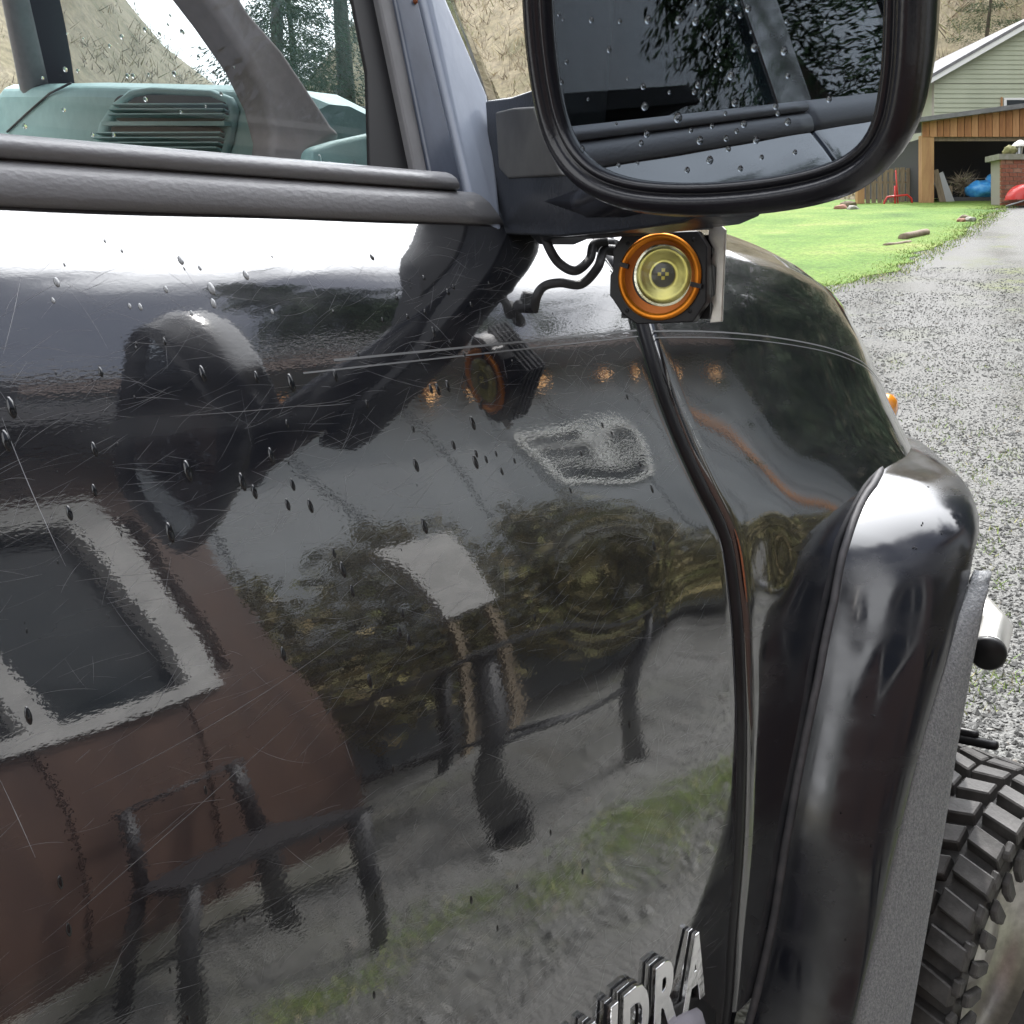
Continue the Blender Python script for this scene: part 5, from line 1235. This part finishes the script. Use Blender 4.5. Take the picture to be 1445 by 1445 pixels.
# white shed, patio table and chair
sh = thing('white_board', 'plain white board standing on two posts before the bushes, mirrored in the truck door', 'board', (3.2, 3.65, GZ))
bbox((3.18, 3.42, 1.75), (3.22, 3.90, 2.90), 'panel', M['old_white'], sh)
for y in (3.48, 3.84): bbox((3.225, y - .03, terrain(3.25, y) - .1), (3.28, y + .03, 2.7), 'post', M['grey_wood'], sh)
M['iron'] = mat('black_iron', (.02, .02, .022), .5)
tb = thing('patio_table', 'tall black iron patio table on the gravel, mirrored in the truck door', 'table', (2.4, 2.75, GZ))
T = .98
bbox((1.75, 2.30, T - .04), (3.05, 3.15, T), 'table_top', M['iron'], tb)
for (x, y, dx, dy) in ((1.85, 2.4, -.10, -.06), (2.95, 2.4, .10, -.06), (1.85, 3.05, -.10, .06), (2.95, 3.05, .10, .06)):
    MB().tube([(x, y, T - .05), (x + dx, y + dy, terrain(x, y))], .05, 8).build('leg', M['iron'], tb, True)
for (a, b) in (((1.80, 2.37, .2), (1.80, 3.08, .2)), ((1.80, 2.72, .2), (3.0, 2.72, .2)), ((3.0, 2.37, .2), (3.0, 3.08, .2))): MB().tube([a, b], .034, 8).build('stretcher', M['iron'], tb, True)
ch = thing('patio_chair', 'black iron patio chair against the brown house wall, mirrored in the truck door', 'chair', (1.85, 1.35, GZ))
bbox((1.6, 1.1, .32), (2.08, 1.62, .36), 'seat', M['iron'], ch); 
for k in range(2): MB().tube([(2.06, 1.14 + k * .44, .36), (2.14, 1.14 + k * .44, .86)], .03, 8).build('back_rail', M['iron'], ch, True)
MB().tube([(2.14, 1.10, .86), (2.14, 1.62, .86)], .02, 6).build('back_top', M['iron'], ch, True)
for (x, y) in ((1.63, 1.13), (2.05, 1.13), (1.63, 1.59), (2.05, 1.59)): MB().tube([(x, y, .33), (x + (x - 1.84) * .2, y + (y - 1.36) * .2, GZ)], .035, 8).build('leg', M['iron'], ch, True)

# leafy shrubs along the foot of the hill across the yard
def shrub(p, r_, h, seed, label):
    r = random.Random(seed); t = thing('shrub', label, 'shrub', p, 'shrubs across the yard'); v_, f_ = [], []
    MB().tube([p + Vector((0, 0, -.1)), p + Vector((.05, 0, h * .6))], [.05, .02], 6).build('stem', M['bark'], t)
    for i in range(3800):
        a, b = r.uniform(0, 2 * PI), r.uniform(-.2, 1) * PI / 2; q = r.random() ** .45 * (1 + .25 * noise.noise((math.cos(a) * 2 + seed, math.sin(a) * 2, b * 2)))
        c = p + Vector((math.cos(a) * math.cos(b) * r_ * q, math.sin(a) * math.cos(b) * r_ * q, h * .35 + math.sin(b) * h * .65 * q)); e = Vector((r.gauss(0, 1), r.gauss(0, 1), r.gauss(0, 1))).normalized(); w_ = e.cross(Vector((0, 0, 1))).normalized() * .03; k = len(v_)
        v_ += [c - e * .07, c + w_, c + e * .07, c - w_]; f_.append((k, k + 1, k + 2, k + 3))
    obj('crown', v_, f_, M['leaf'], t)
def b_leaf(t, b):
    g = N(t, 'ShaderNodeNewGeometry'); t.links.new(ramp(t, g.outputs['Random Per Island'], [(0, (.07, .07, .03)), (.35, (.15, .135, .06)), (.7, (.26, .21, .11)), (.9, (.20, .22, .07)), (1, (.42, .32, .17))]), b.inputs['Base Color'])
M['leaf'] = gmat('leaf', b_leaf)
for i, (x, y, r_, h, lb) in enumerate(((3.9, 2.9, .8, 3.6, 'tall scrubby bush nearest the brown house corner, mirrored in the truck door'), (4.0, 4.2, .85, 3.75, 'tall scrubby bush behind the white board, mirrored in the truck door'), (3.9, 5.4, .85, 3.4, 'broad scrubby bush beyond the white board, mirrored in the truck door'), (4.1, 6.6, .75, 2.6, 'lower bush stepping down along the barn wall, mirrored in the truck door'), (4.1, 7.9, .7, 1.7, 'small dark bush under the barn window, mirrored in the truck door'), (4.2, 9.4, .7, 1.3, 'smallest bush at the far end of the barn row, mirrored in the truck door'))):
    shrub(Vector((x, y, terrain(x, y))), r_, h, 50 + i, lb)
for i, (az, d, H, sp, lb) in enumerate(((34, 15, 19, 5.0, 'big dark fir added beyond the barn roof to darken the shoulder of the truck door'), (-3, 30, 17, 4.4, 'dark fir left of the row past the barn, mirrored in the fender top'), (1, 20, 13, 3.4, 'bushy dark fir second in the row past the barn, mirrored in the front fender'), (4, 25, 16, 4.4, 'tallest fir of the row past the barn, mirrored in the front fender'), (13, 24, 15, 4, 'dark fir in the middle of the row past the barn, mirrored in the front fender'), (21, 27, 15, 4.2, 'dark fir behind the barn end, mirrored in the front fender'), (9, 17, 11, 3.4, 'dark fir at the end of the yard past the barn, mirrored in the front fender'), (17, 21, 13, 3.8, 'second dark fir behind the first, mirrored in the front fender'), (122, 13, 8.5, 3.0, 'dark fir behind the camera, left one of the row mirrored in the door mirror'), (140, 14, 9.5, 3.2, 'taller dark fir behind the camera, mirrored in the door mirror'), (153, 13, 8.5, 3.2, 'dense dark fir behind the truck, mirrored in the door mirror'), (168, 14, 9.5, 3.4, 'dark fir directly behind the truck bed, mirrored in the door mirror'))):  # the first fir is added to darken the shoulder reflection
    a_ = math.radians(az); x, y = CAM.x + d * math.sin(a_), CAM.y + d * math.cos(a_)
    conifer('fir_tree', Vector((x, y, terrain(x, y) - .1)), H, sp, 11 if az < 100 else 20, 70 + i, lb, ns=4.5 if d > 14 else 1.9)
